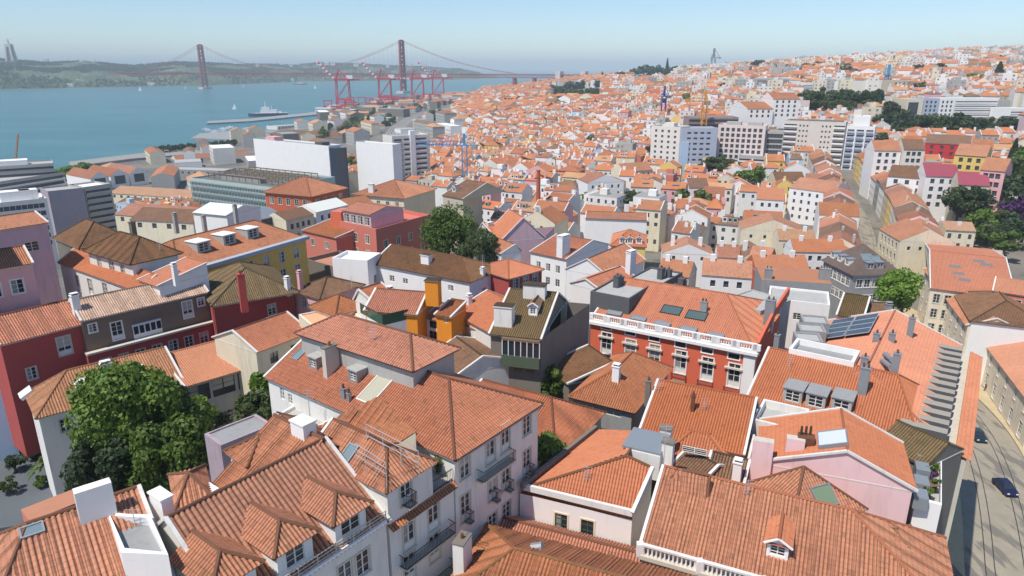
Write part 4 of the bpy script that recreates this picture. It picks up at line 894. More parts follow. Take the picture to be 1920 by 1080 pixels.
# ---------------- vegetation
GREEN=leafmat('leaf green',(74,102,34),(100,126,42),(128,146,54)); DKG=leafmat('dark leaf',(44,62,34),(62,80,42)); LIGHTG=leafmat('light leaf',(92,122,40),(120,146,52)); PURP=leafmat('purple blossom',(118,60,140),(96,52,112))
OLIVE=leafmat('olive leaf',(66,84,44),(88,100,54)); BARK=plaster('bark',(92,74,58),.7)
def crownpts(R_,blobs,n,size,mat,seed,flat=1.,fill=.35):
    r=random.Random(seed); mb=MB(); mi=mb.mi(mat)
    B=[]
    for _ in range(blobs):
        th=r.uniform(0,6.283); ph=math.asin(r.uniform(-.85,1)); k=r.uniform(.45,.8)
        B.append((Vc((math.cos(th)*math.cos(ph)*R_*k,math.sin(th)*math.cos(ph)*R_*k,math.sin(ph)*R_*k*flat)),R_*r.uniform(.15,.42)))
    for _ in range(n):
        c,br=B[r.randrange(blobs)]
        d=Vc((r.gauss(0,1),r.gauss(0,1),r.gauss(0,1)*.9+.25)).normalized()
        rr=br*(1-fill*r.random()**2)
        p=c+Vc((d.x,d.y,d.z*flat))*rr
        nrm=(d+Vc((r.gauss(0,.5),r.gauss(0,.5),r.gauss(0,.5)))).normalized(); x=nrm.orthogonal().normalized(); y=nrm.cross(x); a=r.uniform(0,3.14)
        x,y=x*math.cos(a)+y*math.sin(a),y*math.cos(a)-x*math.sin(a); s=size*r.uniform(.6,1.3)
        b=len(mb.v); mb.v+=[tuple(p-x*s),tuple(p-y*s*.6),tuple(p+x*s),tuple(p+y*s*.6)]; mb.f.append((b,b+1,b+2,b+3)); mb.m.append(mi); mb.uv+=[(0,0)]*4
    return mb
TC={}
def tree(name,label,base,h,R_,kind='round',mat=None,group=None,own=False,seed=1):
    mat=mat or GREEN; base=Vc(base); ck=(kind,mat.name,seed%3) if not own else (label,)
    if ck not in TC:
        if own: c=crownpts(R_,60 if R_>5 else 34,own,.27,mat,seed,.95,.35)
        elif kind=='round': c=crownpts(1,16,1500,.10,mat,seed,.85)
        elif kind=='flat': c=crownpts(1,16,1300,.10,mat,seed,.5)
        elif kind=='cypress':
            c=MB(); r=random.Random(seed)
            for i in range(900):
                z=r.uniform(-1,1); w=.9*(1-((z+1)/2)**1.5)+.05; t=r.uniform(0,6.28); p=Vc((math.cos(t)*w,math.sin(t)*w,z)); x=Vc((r.gauss(0,1),r.gauss(0,1),r.gauss(0,1))).normalized()*.16; y=Vc((0,0,.14))
                c.face([p-x,p-y,p+x,p+y],mat)
        me=bpy.data.meshes.new('crown'); me.from_pydata(c.v,[],c.f); me.materials.append(mat); TC[ck]=me
    r0=empty(name,base,label,'tree',group); o=bpy.data.objects.new('crown',TC[ck]); sc.collection.objects.link(o); o.parent=r0
    if own: o.location=(0,0,h-R_*.85); o.scale=(1,1,1.12)
    elif kind=='cypress': o.scale=(R_,R_,h*.46); o.location=(0,0,h*.54)
    else: o.scale=(R_,R_,R_); o.location=(0,0,h-R_*(.85 if kind=='round' else .5))
    o.rotation_euler=(0,0,seed*1.7)
    tb=MB(); t=max(.12,R_*.06); tb.tube(base,base+Vc((0,0,h*.5)),t*1.5,t,BARK,7)
    if R_>2:
        for i in range(5): an=i*1.257+seed; tb.tube(base+Vc((0,0,h*.4)),base+Vc((math.cos(an)*R_*.5,math.sin(an)*R_*.5,h-R_*.8)),t,t*.35,BARK,5)
    tb.build('trunk',r0); return r0
def treeat(name,lab,px,py,t,R_,zg,mat,own,seed):
    c=ray(px,py)*t+Vc((0,0,CH)); tree(name,lab,(c.x,c.y,zg),c.z-zg+R_*.85,R_,mat=mat,own=own,seed=seed)
treeat('garden_tree','huge garden tree with rounded bright green crown in the bottom left courtyard',242,792,73,6.2,43,GREEN,28000,3)
treeat('garden_tree','lower right garden tree merging with the huge crown',318,862,70,4.6,43,GREEN,12000,31)
treeat('garden_tree','dark low garden tree at the foot of the huge crown',205,885,69,4.,43,DKG,9000,33)
treeat('garden_tree','smaller dark tree right behind the huge garden tree',338,808,76,4.2,43,GREEN,9000,5)
treeat('courtyard_tree','light green slim tree beside the garden house with glass doors',368,778,79,2.2,43,LIGHTG,2500,6)
treeat('courtyard_tree','dark small conifer like tree left of the glass doors',328,745,80,1.7,43,DKG,1800,7)
treeat('courtyard_tree','rounded olive green bush tree in front of the long white house',478,768,76,2.3,45,OLIVE,4000,8)
treeat('courtyard_tree','light bamboo like tree at the corner of the long white house',488,718,80,1.3,45,LIGHTG,1500,9)
treeat('courtyard_tree','small green tree beside the dark gable house',1026,712,84,2.2,40,GREEN,4500,10)
treeat('courtyard_tree','dense green bush between the white house and the balcony house',1022,858,66,2.4,38,LIGHTG,4500,11)
treeat('big_tree','tall broad green tree between the salmon block and lilac gable',845,438,158,6.9,36,GREEN,15000,12)
treeat('big_tree','lower right part tree with blossoms beside the tall broad tree',895,462,150,4.8,36,OLIVE,8000,14)
treeat('street_tree','round bright green street tree behind the solar panel roof',1683,545,118,3.9,36,LIGHTG,9000,15)
def hedge(name,label,pts,w,h,mat,n=2500):
    r=random.Random(4); mb=MB(); mi=mb.mi(mat)
    for _ in range(n):
        k=r.randrange(len(pts)-1); a,b=pts[k],pts[k+1]; t=r.random(); c=a+(b-a)*t; p=c+Vc((r.uniform(-w,w),r.uniform(-w,w),r.uniform(0,h)))
        x=Vc((r.gauss(0,1),r.gauss(0,1),r.gauss(0,1))).normalized()*.22; y=x.orthogonal().normalized()*.16
        b_=len(mb.v); mb.v+=[tuple(p-x),tuple(p-y),tuple(p+x),tuple(p+y)]; mb.f.append((b_,b_+1,b_+2,b_+3)); mb.m.append(mi); mb.uv+=[(0,0)]*4
    o=mb.build(name,base=pts[0]); return tag(o,label,'hedge')
hedge('hedge','clipped dark hedge along the garden terrace',[V(398,800,43),V(452,775,43)],.7,1.6,DKG)
hedge('planting','lush light green planting behind the clipped hedge',[V(390,775,42),V(470,752,42)],.9,1.2,LIGHTG)
s=HB('garden_wall','white garden wall below the hedge by the lilac annex',(398,812),(480,776),.4,43,g=57,roof='flat',tile=WH2,wall=WH2); s.root['category']='wall'; s.done()
def quadn(name,pts,z0,z1,m): mb=MB(); P=[V(x,y,CH-z1) for x,y in pts]; mb.slab([(p.x,p.y) for p in P],z0,z1,m); o=mb.build(name); return tag(o,kind='structure')
quadn('courtyard_paving',[(-60,1000),(190,960),(170,840),(10,820)],40,46.3,plaster('grey paving',(92,98,102),.6))  # paving grey darkened so the colour carries the courtyard's shade
def palm(x,y,d,h,lab):
    b=V(x,y,d); r0=empty('palm_tree',b,lab,'palm tree','garden palms'); mb=MB(); mb.tube(b,b+Vc((0,0,h)),.22,.18,BARK,7); mb.build('trunk',r0); c=MB(); r=random.Random(x)
    for i in range(34):
        an=r.uniform(0,6.28); el=r.uniform(-.2,1.2); L=r.uniform(1.8,2.6); p=b+Vc((0,0,h)); d_=Vc((math.cos(an)*math.cos(el),math.sin(an)*math.cos(el),math.sin(el))); s_=Vc((-math.sin(an),math.cos(an),0))
        for k in range(6): q=p+d_*L/6-Vc((0,0,.09*k)); c.face([p-s_*.28,p+s_*.28,q+s_*.28*(1-k/7),q-s_*.28*(1-k/7)],OLIVE); p=q
    c.build('crown',r0)
for x_,y_,r_,m_,l_ in ((30,885,1.3,DKG,'dark bush at the left side of the shaded courtyard'),(62,862,1.1,GREEN,'green bush under the white wall in the shaded courtyard'),(105,850,1.2,DKG,'dark bush by the corner of the ochre roofed house'),(20,925,1.2,OLIVE,'olive bush in the front left of the shaded courtyard'),(75,915,.9,GREEN,'small round bush in the middle of the courtyard paving'),(135,870,1.3,OLIVE,'olive bush between the fan palms')): tree('courtyard_bush',l_,V(x_,y_,48.7),1.9*r_,r_,'round',m_,seed=int(x_))
palm(118,880,48.7,3.2,'fan palm in the shadow left of the huge garden tree'); palm(152,912,48.7,2.6,'lower fan palm at the foot of the huge garden tree'); palm(95,900,48.7,2.4,'small dark fan palm nearest the left edge')
# potted plant on the terrace
pt_=V(822,884,29.7); r0=empty('potted_plant',pt_,'bushy light green potted plant on the narrow roof terrace','plant'); mb=MB(); mb.tube(pt_,pt_+Vc((0,0,.5)),.2,.28,T_BR,10); mb.build('pot',r0); c=MB()
for i in range(60):
    an=rnd.uniform(0,6.28); el=rnd.uniform(.3,1.4); L=rnd.uniform(.5,.9); p=pt_+Vc((0,0,.5)); q=p+Vc((math.cos(an)*math.cos(el),math.sin(an)*math.cos(el),math.sin(el)))*L; s_=Vc((-math.sin(an),math.cos(an),0))*.05; c.face([p-s_,p+s_,q+s_,q-s_],LIGHTG)
c.build('foliage',r0)
# ---------------- cars and people on the street
def car(lab,x,y,d,col,ang,name='parked_car'):
    b=V(x,y,d); r0=empty(name,b,lab,'car'); 
    u=Vc((math.cos(ang),math.sin(ang),0)); v=Vc((-u.y,u.x,0)); Z=Vc((0,0,1)); body=MB()
    paint=plain('paint '+col[0],col[1],.25); prof=[(-2.1,.35,.8),(-2.05,.75,.86),(-1.2,.88,.88),(1.0,.92,.88),(1.9,.78,.86),(2.1,.4,.8)]
    cs=[]
    for s_,zt,w_ in prof: cs.append([b+u*s_-v*w_+Z*.22,b+u*s_-v*w_*.98+Z*zt,b+u*s_+v*w_*.98+Z*zt,b+u*s_+v*w_+Z*.22])
    for a,c in zip(cs,cs[1:]):
        for i in range(4): j=(i+1)%4; body.face([a[i],c[i],c[j],a[j]],paint)
    body.face(cs[0],paint); body.face(cs[-1][::-1],paint)
    rf=[b+u*t+v*w_+Z*1.42 for t,w_ in ((-.55,-.6),(.95,-.6),(.95,.6),(-.55,.6))]; body.face(rf,paint); body.build('body',r0,smooth=False)
    gl=MB(); bs=[b+u*t+v*w_+Z*.9 for t,w_ in ((-1.25,-.8),(1.5,-.8),(1.5,.8),(-1.25,.8))]
    for i in range(4): j=(i+1)%4; gl.face([bs[i],bs[j],rf[j],rf[i]],GLASS)
    gl.build('windscreen',r0)
    for a in (-1.3,1.3):
        for c in (-.82,.82): w_=MB(); p=b+u*a+v*c+Z*.32; w_.tube(p-v*.1,p+v*.1,.32,.32,DARK,12); w_.build('wheel',r0)
    for c in (-.6,.6): l=MB(); l.box(b-u*2.08+v*c,(u.x,u.y),.05,.16,b.z+.5,b.z+.68,SASH); l.build('headlight',r0)
car('dark blue car driving in the middle of the tram street, nearest the camera',1883,918,59.9,('navy',(28,32,72)),1.45,'moving_car')
car('dark teal car further up the tram street',1831,820,59.9,('teal',(32,52,66)),1.35,'moving_car')
car('dark parked car half hidden by the school eave',1809,752,59.9,('black blue',(30,38,48)),1.5)
def person(lab,x,y,d,top,leg,ang=0):
    b=V(x,y,d); mb=MB(); u=Vc((math.cos(ang),math.sin(ang),0)); v=Vc((-u.y,u.x,0)); Z=Vc((0,0,1)); sk_=plain('skin',(190,140,112),.6); T=plain('cloth '+top[0],top[1],.9); Lg=plain('cloth '+leg[0],leg[1],.9)
    r0=empty('person',b,lab,'person','people on the pavement')
    for s_,k in ((-1,.18),(1,-.12)): mb.tube(b+v*.09*s_+u*k,b+v*.09*s_+Z*.85,.07,.1,Lg,7)
    mb.tube(b+Z*.82,b+Z*1.18,.17,.2,T,9); mb.tube(b+Z*1.18,b+Z*1.45,.2,.12,T,9)
    for s_ in(-1,1): mb.tube(b+v*.22*s_+Z*1.4,b+v*.27*s_+Z*1.08+u*.05*s_,.055,.045,T,6); mb.tube(b+v*.27*s_+Z*1.08+u*.05*s_,b+v*.26*s_+Z*.8+u*.14,.04,.035,sk_,6)
    mb.tube(b+Z*1.45,b+Z*1.53,.055,.05,sk_,6)
    for i in range(5): a0,a1=-1.2+i*.5,-1.2+(i+1)*.5; mb.tube(b+Z*(1.64+.115*math.sin(a0)),b+Z*(1.64+.115*math.sin(a1)),.1*max(.2,math.cos(a0)),.1*max(.2,math.cos(a1)),sk_ if i<3 else plain('hair',(52,38,30),.8),8)
    mb.build('body',r0)
for i,(x,y,t,l,lab) in enumerate([(1819,706,('white',(220,216,210)),('dark',(50,52,60)),'person in white top on the far pavement, upper one of a pair'),(1823,709,('grey',(150,150,155)),('dark',(50,52,60)),'person in grey top, lower one of a pair on the far pavement'),
   (1847,733,('brown',(90,70,60)),('blue',(60,70,100)),'person in brown top walking alone by the arches'),(1868,756,('white',(220,216,210)),('blue',(60,70,100)),'person in white and jeans outside the arches'),(1873,760,('pink',(200,130,130)),('dark',(50,52,60)),'person in pink top outside the arches'),(1906,792,('black',(36,36,40)),('dark',(50,52,60)),'person in black standing near the right edge')]):
    person(lab,x,y,59.8,t,l,1.3+i)
for i,(x,y,w_,c) in enumerate([(1735,895,.5,LIGHTG),(1742,905,.4,PURP),(1750,918,.5,GREEN),(1738,935,.5,LIGHTG),(1752,890,.4,GREEN)]):
    p=V(x,y,35); r0=empty('potted_plant',p,['tall light green','purple flowering','dark green bushy','low light green','small dark green'][i]+' potted plant on the terrace beside the pink house','plant'); mb=MB(); mb.tube(p-Vc((0,0,.1)),p+Vc((0,0,.35)),.2,.26,T_BR,8); mb.build('pot',r0)
    cm_=crownpts(.5,6,160,.12,c,i+3); cm_.v=[(a+p.x,b+p.y,z+p.z+.8) for a,b,z in cm_.v]; cm_.build('foliage',r0)
tb=V(1740,920,35); mb=MB(); mb.tube(tb,tb+Vc((0,0,.7)),.05,.05,WOOD,6); mb.slab([(tb.x-.7,tb.y-.5),(tb.x+.7,tb.y-.5),(tb.x+.7,tb.y+.5),(tb.x-.7,tb.y+.5)],tb.z+.7,tb.z+.76,WOOD); tag(mb.build('terrace_table',base=tb),'wooden table on the plant filled terrace beside the pink house','table')
for i,(x,y) in enumerate(((372,740),(416,727),(438,722))):
    p=V(x,y,40.5); mb=MB(); mb.box(p,(.7,.72),.5,.4,p.z,p.z+.35,WH2); mb.box(p+Vc((-.3,.28,0)),(.7,.72),.5,.08,p.z+.35,p.z+.8,WH2); mb.box(p-Vc((0,0,3)),(.7,.72),.7,.7,p.z-3,p.z-.02,LGREY)
    tag(mb.build('garden_sofa',base=p),['white cushioned garden seat nearest the big tree','white cushioned garden seat in the middle of the terrace','white cushioned garden seat nearest the olive green bush'][i],'garden seat')
# ---------------- landmark blocks of the middle distance
def floors(s,side,n,k,w,h,z0=1.9,dz=3.0,m=1.,skip=()):
    A,B=s.wall_at(side); L=(B-A).length
    for f in range(k):
        for i in range(n):
            if i in skip: continue
            s.wins[side].append((m+(L-2*m)*(i+.5)/n,s.ze-z0-f*dz,w,h))
def bands(s,side,k,z0=2,dz=3,a=.0,b=1.,h=1.5,mat=None,dep=1.0,every=None):   # balcony bands
    A,B=s.wall_at(side); L=(B-A).length; u=(B-A)/L; n=Vc((u.y,-u.x))
    for f in range(k):
        mb=MB()
        z=s.ze-z0-f*dz; s.wins[side].append(((a+b)/2*L,z,(b-a)*L-.3,h)); p,q=A+u*a*L,A+u*b*L
        mb.slab([p+n*dep,q+n*dep,q,p],z-h/2-.25,z-h/2-.1,mat or WH2); mb.slab([p+n*dep,q+n*dep,q+n*(dep-.1),p+n*(dep-.1)],z-h/2-.1,z-h/2+.75,mat or WH2)
        mb.build('balcony',s.root)
def BLK(name,label,A,B,D,d,g,wall,tile_=None,roof='flat',**k):
    return House(name,label,'building',A,B,D,d,g=g,roof=roof,wall=wall,tile=tile_ or LGREY,corr=False,parapet=k.pop('parapet',.8 if roof=='flat' else 0),**k)
W2=plaster('apartment white',(222,216,206),.25); AG=plaster('apartment grey blue',(176,184,198),.2); PKW=plaster('apartment pale rose',(224,208,200),.2)
def hut(s,a,b,w_,d_,h,m=None):
    p=s.at(a*s.L,b*s.D,0); extra(s.root,'roof_hut',lambda mb: mb.box(p,s.u,w_/2,d_/2,s.ze,s.ze+h,m or s.wall))
WGL=plain('block window',(74,80,88),.2)
def done(s):
    for sd in 'frbl':
        i={'f':0,'r':1,'b':2,'l':3}[sd]; wallgrid(s.wb,s.P[i],s.P[(i+1)%4],s.zg-1,s.ze,s.wins[sd],s.wall,.3,WGL)
    s.done(skip='frbl'); return s
s=BLK('apartment_block','cream apartment tower at the left end of the row of high blocks',(1222,238),(1276,241),13,33,66,W2); floors(s,'f',4,9,1.4,1.4); hut(s,.5,.5,6,5,2.5); done(s)
s=BLK('apartment_block','blue grey apartment block with pale blue strip in the high row',(1277,243),(1346,243),13,33.5,66,AG); floors(s,'f',4,9,2.2,1.1,m=3); extra(s.root,'blue_strip',lambda mb: mb.slab([s.at(.3,-.4,0),s.at(5,-.4,0),s.at(5,0,0),s.at(.3,0,0)],s.zg,s.ze-7,BLUE)); done(s)
s=BLK('apartment_block','wide rose white apartment block with eight window columns in the high row',(1347,236),(1436,239),14,32,66,PKW); floors(s,'f',8,10,1.8,2.); hut(s,.3,.5,8,5,2.2,LGREY); hut(s,.75,.5,8,5,2.2,LGREY); done(s)
s=BLK('apartment_block','recessed darker block with dense windows in the high row',(1438,248),(1470,249),10,35,66,LGREY); floors(s,'f',5,9,1.6,2.2,m=.4); done(s)
s=BLK('apartment_block','beige block with balcony bands at both sides and blank centre in the high row',(1471,228),(1586,232),14,31,66,plaster('warm white render',(214,206,196),.3)); bands(s,'f',9,2.,3,.0,.22,1.5,WH2); bands(s,'f',9,2.,3,.82,1.,1.5,WH2)
for x in (.27,.33,.39,.64,.70,.76):
    for f in range(9): s.wins['f'].append((x*s.L,s.ze-2-3*f,.9,1.1))
hut(s,.5,.5,30,4,1.2,OLD); done(s)
s=BLK('apartment_block','white apartment block with blue balconies at the right end of the high row',(1588,238),(1641,240),13,32,66,WH2); bands(s,'f',9,2,3,.03,.3,1.5,AG); bands(s,'f',9,2,3,.36,.64,1.5,AG); bands(s,'f',9,2,3,.7,.97,1.5,AG); hut(s,.5,.5,8,8,6,WH2); hut(s,.3,.4,4,4,9,W2); done(s)
s=BLK('office_house','low block with glazed top floor in front of the high row',(1386,293),(1458,297),10,48,66,LGREY); bands(s,'f',4,2,3.2,0,1,1.6,W2); done(s)
for x0,y0,x1,y1,D_,d_,lab,wl,rf in [(1454,338,1510,338,10,51,'ochre walled house with brown roof before the high blocks',CREAM,FT[2]),(1510,342,1548,344,12,50,'pale blue house with grey gable before the high blocks',BLUE,FT[1]),
     (1171,322,1224,318,12,50,'round cornered cream house with many small windows',CREAM,FT[0]),(1102,343,1170,340,12,49,'white gable house with rows of tiny windows left of the round corner',WH2,FT[1]),
     (1292,352,1330,352,12,50,'small white house with brown roof and tree behind',WH2,FT[2]),(1318,368,1358,370,12,52,'orange brick coloured low house beside a dark tree',SALM,FT[1]),(1418,373,1470,376,14,46,'white house with bright red orange roof and centre gable',WH2,FT[3]),
     (1480,352,1560,362,18,47,'large blank white house right of the bright orange roof',WH2,FT[0]),(1536,402,1612,406,10,47,'long white house with attic terrace and pale blue lower wall',WH2,FT[0]),
     (1688,452,1790,455,15,45,'broad cream gable wall facing the camera beside the park trees',CREAM,FT[0]),(1390,430,1508,436,12,47,'big cream gable wall house in the centre right',CREAM,FT[0]),
     (1400,492,1440,498,8,44,'salmon house with two windows behind the slate block',SALM,FT[0])]:
    s=BLK('town_house',lab,(x0,y0),(x1,y1),D_,d_,d_+15,wl,rf,roof='gable' if 'gable' not in lab else 'gable',ax='v' if 'gable wall' in lab or 'white gable' in lab else 'u',rh=3.4,over=.2)
    n_=max(2,int(s.L/3)); floors(s,'f',4 if 'gable wall' in lab else n_,1 if 'gable wall' in lab else 4,.8 if 'gable wall' in lab else 1.,1.1 if 'gable wall' in lab else 1.5,2.0,3.1); 'park trees' in lab and floors(s,'l',5,4,1.2,2.,2.,3.1); done(s)
for x0,y0,x1,y1,D_,d_,lab,wl,rf,ax_ in [(1243,474,1338,478,9,46,'white gable wall house with orange roof behind the slate block',WH2,FT[0],'v'),(1345,482,1388,484,7,46,'little white house with orange roof in the gap behind the slate block',WH2,FT[1],'u'),
     (1392,484,1452,484,8,46,'brown roofed house with pale gable behind the grey mansard',CREAM,FT[2],'v'),(1232,512,1292,520,7,42.5,'orange roof with grey chimneys directly behind the slate block',LGREY,FT[0],'u'),(1316,515,1410,522,8,41,'white house with blue grey attic windows behind the grey flat roof',WH2,FT[0],'u'),
     (1417,506,1518,506,7,43,'red walled house with long orange roof and white windows',plaster('brick red',(190,96,66),.3),FT[3],'u'),(1488,472,1588,474,8,46,'long low orange roof before the slate dormer house',WH2,FT[3],'u'),(1460,450,1530,452,7,48,'faded orange roofed house above the long low roof',CREAM,FT[4],'u')]:
    s=BLK('gap_house',lab,(x0,y0),(x1,y1),D_,d_,d_+14,wl,rf,roof='gable',ax=ax_,rh=2.6,over=.2)
    if ax_=='u': floors(s,'f',max(2,int(s.L/2.6)),3,1.,1.4,1.7,3.)
    else: floors(s,'f',3,1,.8,1.,1.2)
    for x in (.2,.75): c=s.at(s.L*x,s.D*.45,0); extra(s.root,'chimney',lambda mb: mb.box(c,s.u,.5,.35,s.ze+1,s.ze+3.6,WH2))
    done(s)
for x0,y0,x1,y1,D_,d_,lab,wl,rf in [(478,414,528,402,9,39.5,'dark slated house with grey zinc roof between the ochre and red yellow houses',DGREY,ZINC),(536,414,588,402,9,40,'low brown tiled house before the red yellow house',CREAM,FT[2]),(592,398,652,384,9,39.5,'white corrugated lean roof beside the salmon stair tower',WH2,plain('white sheet',(222,222,210),.5)),(650,388,700,380,9,41,'orange roofed house with roof hatch behind the penthouse',CREAM,FT[0])]:
    s=BLK('infill_house',lab,(x0,y0),(x1,y1),D_,d_,d_+16,wl,rf,roof='gable',rh=1.8,over=.2); floors(s,'f',4,3,1.1,1.5,2,3); done(s)
# continuous facades along the narrow street
def row(side,y0,y1,z_,nm):
    P=[p for p in RC if y0<=p.y<=y1]; k=0; acc=0.; st=None; cols=[CREAM,BEIGE,WH,SUNST,W2,PALEPINK,YEL,GREY]
    pts=offs(P,6.2*side); i=0; t=0.; cur=pts[0]; segL=[13,16,11,18,14,12]
    path=[cur]; d=0.; want=segL[0]
    for a,b in zip(pts,pts[1:]):
        L=(b-a).length; u=(b-a)/max(L,1e-6); done_=0.
        while d+(L-done_)>=want:
            q=a+u*(done_+want-d); done_+=want-d; d=0.; path.append(q); want=segL[len(path)%6]
        d+=L-done_
    for k,(a,b) in enumerate(zip(path,path[1:])):
        A,B=(b,a) if side>0 else (a,b)
        g_=CH-gz((a.x+b.x)/2,(a.y+b.y)/2); ze=max(CH-g_+11.5,CH-z_)+rnd.uniform(-.8,.8)
        s=House('street_house','%s house in the %s row of the narrow street, %s from its near end'%({'cream plaster':'cream','beige plaster':'beige','white plaster':'weathered white','sunlit facade stone':'pale stone','apartment white':'off white','pale pink plaster':'pale pink','yellow plaster':'yellow','grey plaster':'grey'}[cols[(k*3+(side>0)*2)%8].name],nm,ORD[k]),'house',A,B,10.5,CH-ze,world=True,g=g_,roof='gable',rh=2.6,wall=cols[(k*3+(side>0)*2)%8],tile=FT[k%4],corr=False,over=.3,cornice=STONE,group='houses lining the narrow street')
        n_=int(s.L/2.6); floors(s,'f',n_,4,1.1,1.9,2.0,3.1); floors(s,'b',n_-1,2,1.,1.5,2.0,3.1)
        c=s.at(s.L*rnd.uniform(.1,.9),s.D*rnd.uniform(.2,.8),0); extra(s.root,'chimney',lambda mb: mb.box(c,s.u,.6,.35,s.ze+.5,s.ze+3.4,rnd.choice((WH2,BEIGE,LGREY))))
        done(s)
ORD=['first','second','third','fourth','fifth','sixth','seventh','eighth','ninth','tenth','eleventh','twelfth','thirteenth','fourteenth','fifteenth','sixteenth','seventeenth','eighteenth','nineteenth','twentieth','twenty-first','twenty-second']
row(1,200,395,47,'right'); row(-1,168,395,48,'left')
# white hall and towers left of centre
s=BLK('white_hall','huge blank white wall of a hall left of the towers',(475,262),(616,276),9,44,84,WH2,GREY); 
extra(s.root,'side_glass',lambda mb: mb.slab([s.at(s.L+.1,.5,0),s.at(s.L+5,.5,0),s.at(s.L+5,9,0),s.at(s.L+.1,9,0)],s.zg,s.ze-.5,plain('dark glass',(52,62,78),.2))); hut(s,.2,.6,8,6,2.5,PINK); hut(s,.85,.5,6,6,2,DGREY); done(s)
s=BLK('white_block','tall white blank sided block beside the balcony tower',(667,268),(736,274),7,42,84,WH2); done(s)
s=BLK('balcony_tower','white balcony tower with dark recesses right of the blank block',(735,258),(805,254),14,40,82,W2,LGREY); bands(s,'f',10,2,3,.04,.26,1.7,LGREY,.3); bands(s,'f',10,2,3,.30,.46,1.9,WH2,.3); bands(s,'f',10,2,3,.62,.92,1.9,WH2,.3); extra(s.root,'lift_shaft',lambda mb: mb.slab([s.at(s.L*.47,-.8,0),s.at(s.L*.6,-.8,0),s.at(s.L*.6,2,0),s.at(s.L*.47,2,0)],s.zg,s.ze+3.5,WH2)); done(s)
s=BLK('green_office','long pale green glass office with fins',(357,336),(515,355),40,55,84,GRNP,plaster('terrace decking',(110,108,100),.6)); bands(s,'f',5,2.2,3.2,0,1,2.0,GRNP,.5)
for i in range(30): pass
hut(s,.45,.25,30,4,2.2,GREY)
def deck(mb):
    for i in range(5):
        a,c=s.at(4,8+i*6.5,0),s.at(s.L-6,8+i*6.5,0); mb.beam(Vc((a.x,a.y,s.ze+2.6)),Vc((c.x,c.y,s.ze+2.6)),.5,.5,WOOD)
        for k in range(12): p=a+(c-a)*k/11; mb.beam(Vc((p.x,p.y,s.ze)),Vc((p.x,p.y,s.ze+2.6)),.3,.3,WOOD,Vc((0,1,0)))
extra(s.root,'pergola',deck); a0=s
done(s)
for i in range(56):
    p=s.at(s.L*(i+.5)/56,-.55,0); 
extra(s.root,'fins',lambda mb:[mb.slab([a0.at(a0.L*(i+.4)/56,-.75,0),a0.at(a0.L*(i+.6)/56,-.75,0),a0.at(a0.L*(i+.6)/56,-.5,0),a0.at(a0.L*(i+.4)/56,-.5,0)],a0.zg,a0.ze-.5,GRNP) for i in range(56)])
s=BLK('grey_block','grey lilac blank block with balcony wing at far left',(90,362),(157,355),15,53,84,plaster('grey lilac render',(166,156,162),.4)); done(s)
s=BLK('grey_balcony_block','grey white block with six dark balcony bands',(158,354),(208,347),14,53,84,LGREY,WH2); bands(s,'f',7,2,3,.02,.95,1.7,LGREY,.8); done(s)
s=BLK('white_roof_block','white roofed block with many windows at far left',(-60,390),(88,375),16,50,84,W2,WH2); floors(s,'f',12,6,1.8,1.8); hut(s,.62,.4,10,6,4,WH2); hut(s,.8,.4,6,5,4,WH2); done(s)
s=BLK('terrace_block','long stepped block with white terraces at the left edge by the river',(-60,352),(118,325),22,62,86,LGREY,LGREY); bands(s,'f',4,2,3.4,0,1,2.2,WH2,1.5); done(s)
s=BLK('terrace_block','upper set back block with white roof box near the river',(-60,318),(100,308),20,56,86,LGREY,LGREY); bands(s,'f',2,2,3.4,0,1,2,GREY,.5); hut(s,.5,.5,16,10,3,WH2); done(s)
# warehouses with three gables
for i,(x,y) in enumerate(((170,336),(207,331),(243,327))):
    s=BLK('quay_warehouse','white quay warehouse with red roof and green door, %s of three'%('left','middle','right')[i],(x,y),(x+34,y-4),42,80,92,WH2,FT[1],roof='gable',ax='v',rh=5,over=.2); s.wins['f'].append((s.L/2,s.ze-3,8,7)); done(s)
wl=[(205,388,360,398,28,78,'old long warehouse with two brown roofs behind the villa',CREAM,FT[2]),(205,362,358,372,20,80,'low warehouse with grey and brown roof sections',CREAM,FT[4]),(215,402,345,412,20,62,'wide terracotta roofed hall behind the ochre building',CREAM,FT[1]),(243,412,362,418,16,56,'cream hall with faded lettering behind the ochre building',CREAM,FT[2]),
    (330,300,470,290,22,90,'long low red roofed sheds along the quay',WH,FT[1]),(300,286,340,280,24,90,'grey flat quay building by the water',GREY,LGREY),(500,250,560,262,60,88,'vast flat brown roofed market hall by the dock',OLD,FT[2]),
    (560,250,640,262,60,87,'second vast brown roofed hall by the dock',OLD,FT[2]),(630,238,692,240,34,88,'brick warehouse with dark roof and white skylights',plaster('brick wall',(170,92,66),.4),FT[2]),(520,238,600,232,30,90,'pale quay shed by the marina',W2,LGREY),
    (300,318,420,322,18,86,'grey low depot behind the warehouses',GREY,LGREY),(600,300,660,304,26,68,'brown roofed row right of the white hall',CREAM,FT[1]),(830,212,900,214,30,64,'white modern hospital block above the railway',W2,LGREY)]
for x0,y0,x1,y1,D_,d_,lab,w_,t_ in wl:
    s=BLK('warehouse',lab,(x0,y0),(x1,y1),D_,d_,max(93,d_+8) if d_>75 else d_+16,w_,t_,roof='flat' if t_ in (LGREY,) else 'gable',rh=3.5,over=.3); floors(s,'f',int(s.L/6),1,2,2); done(s)
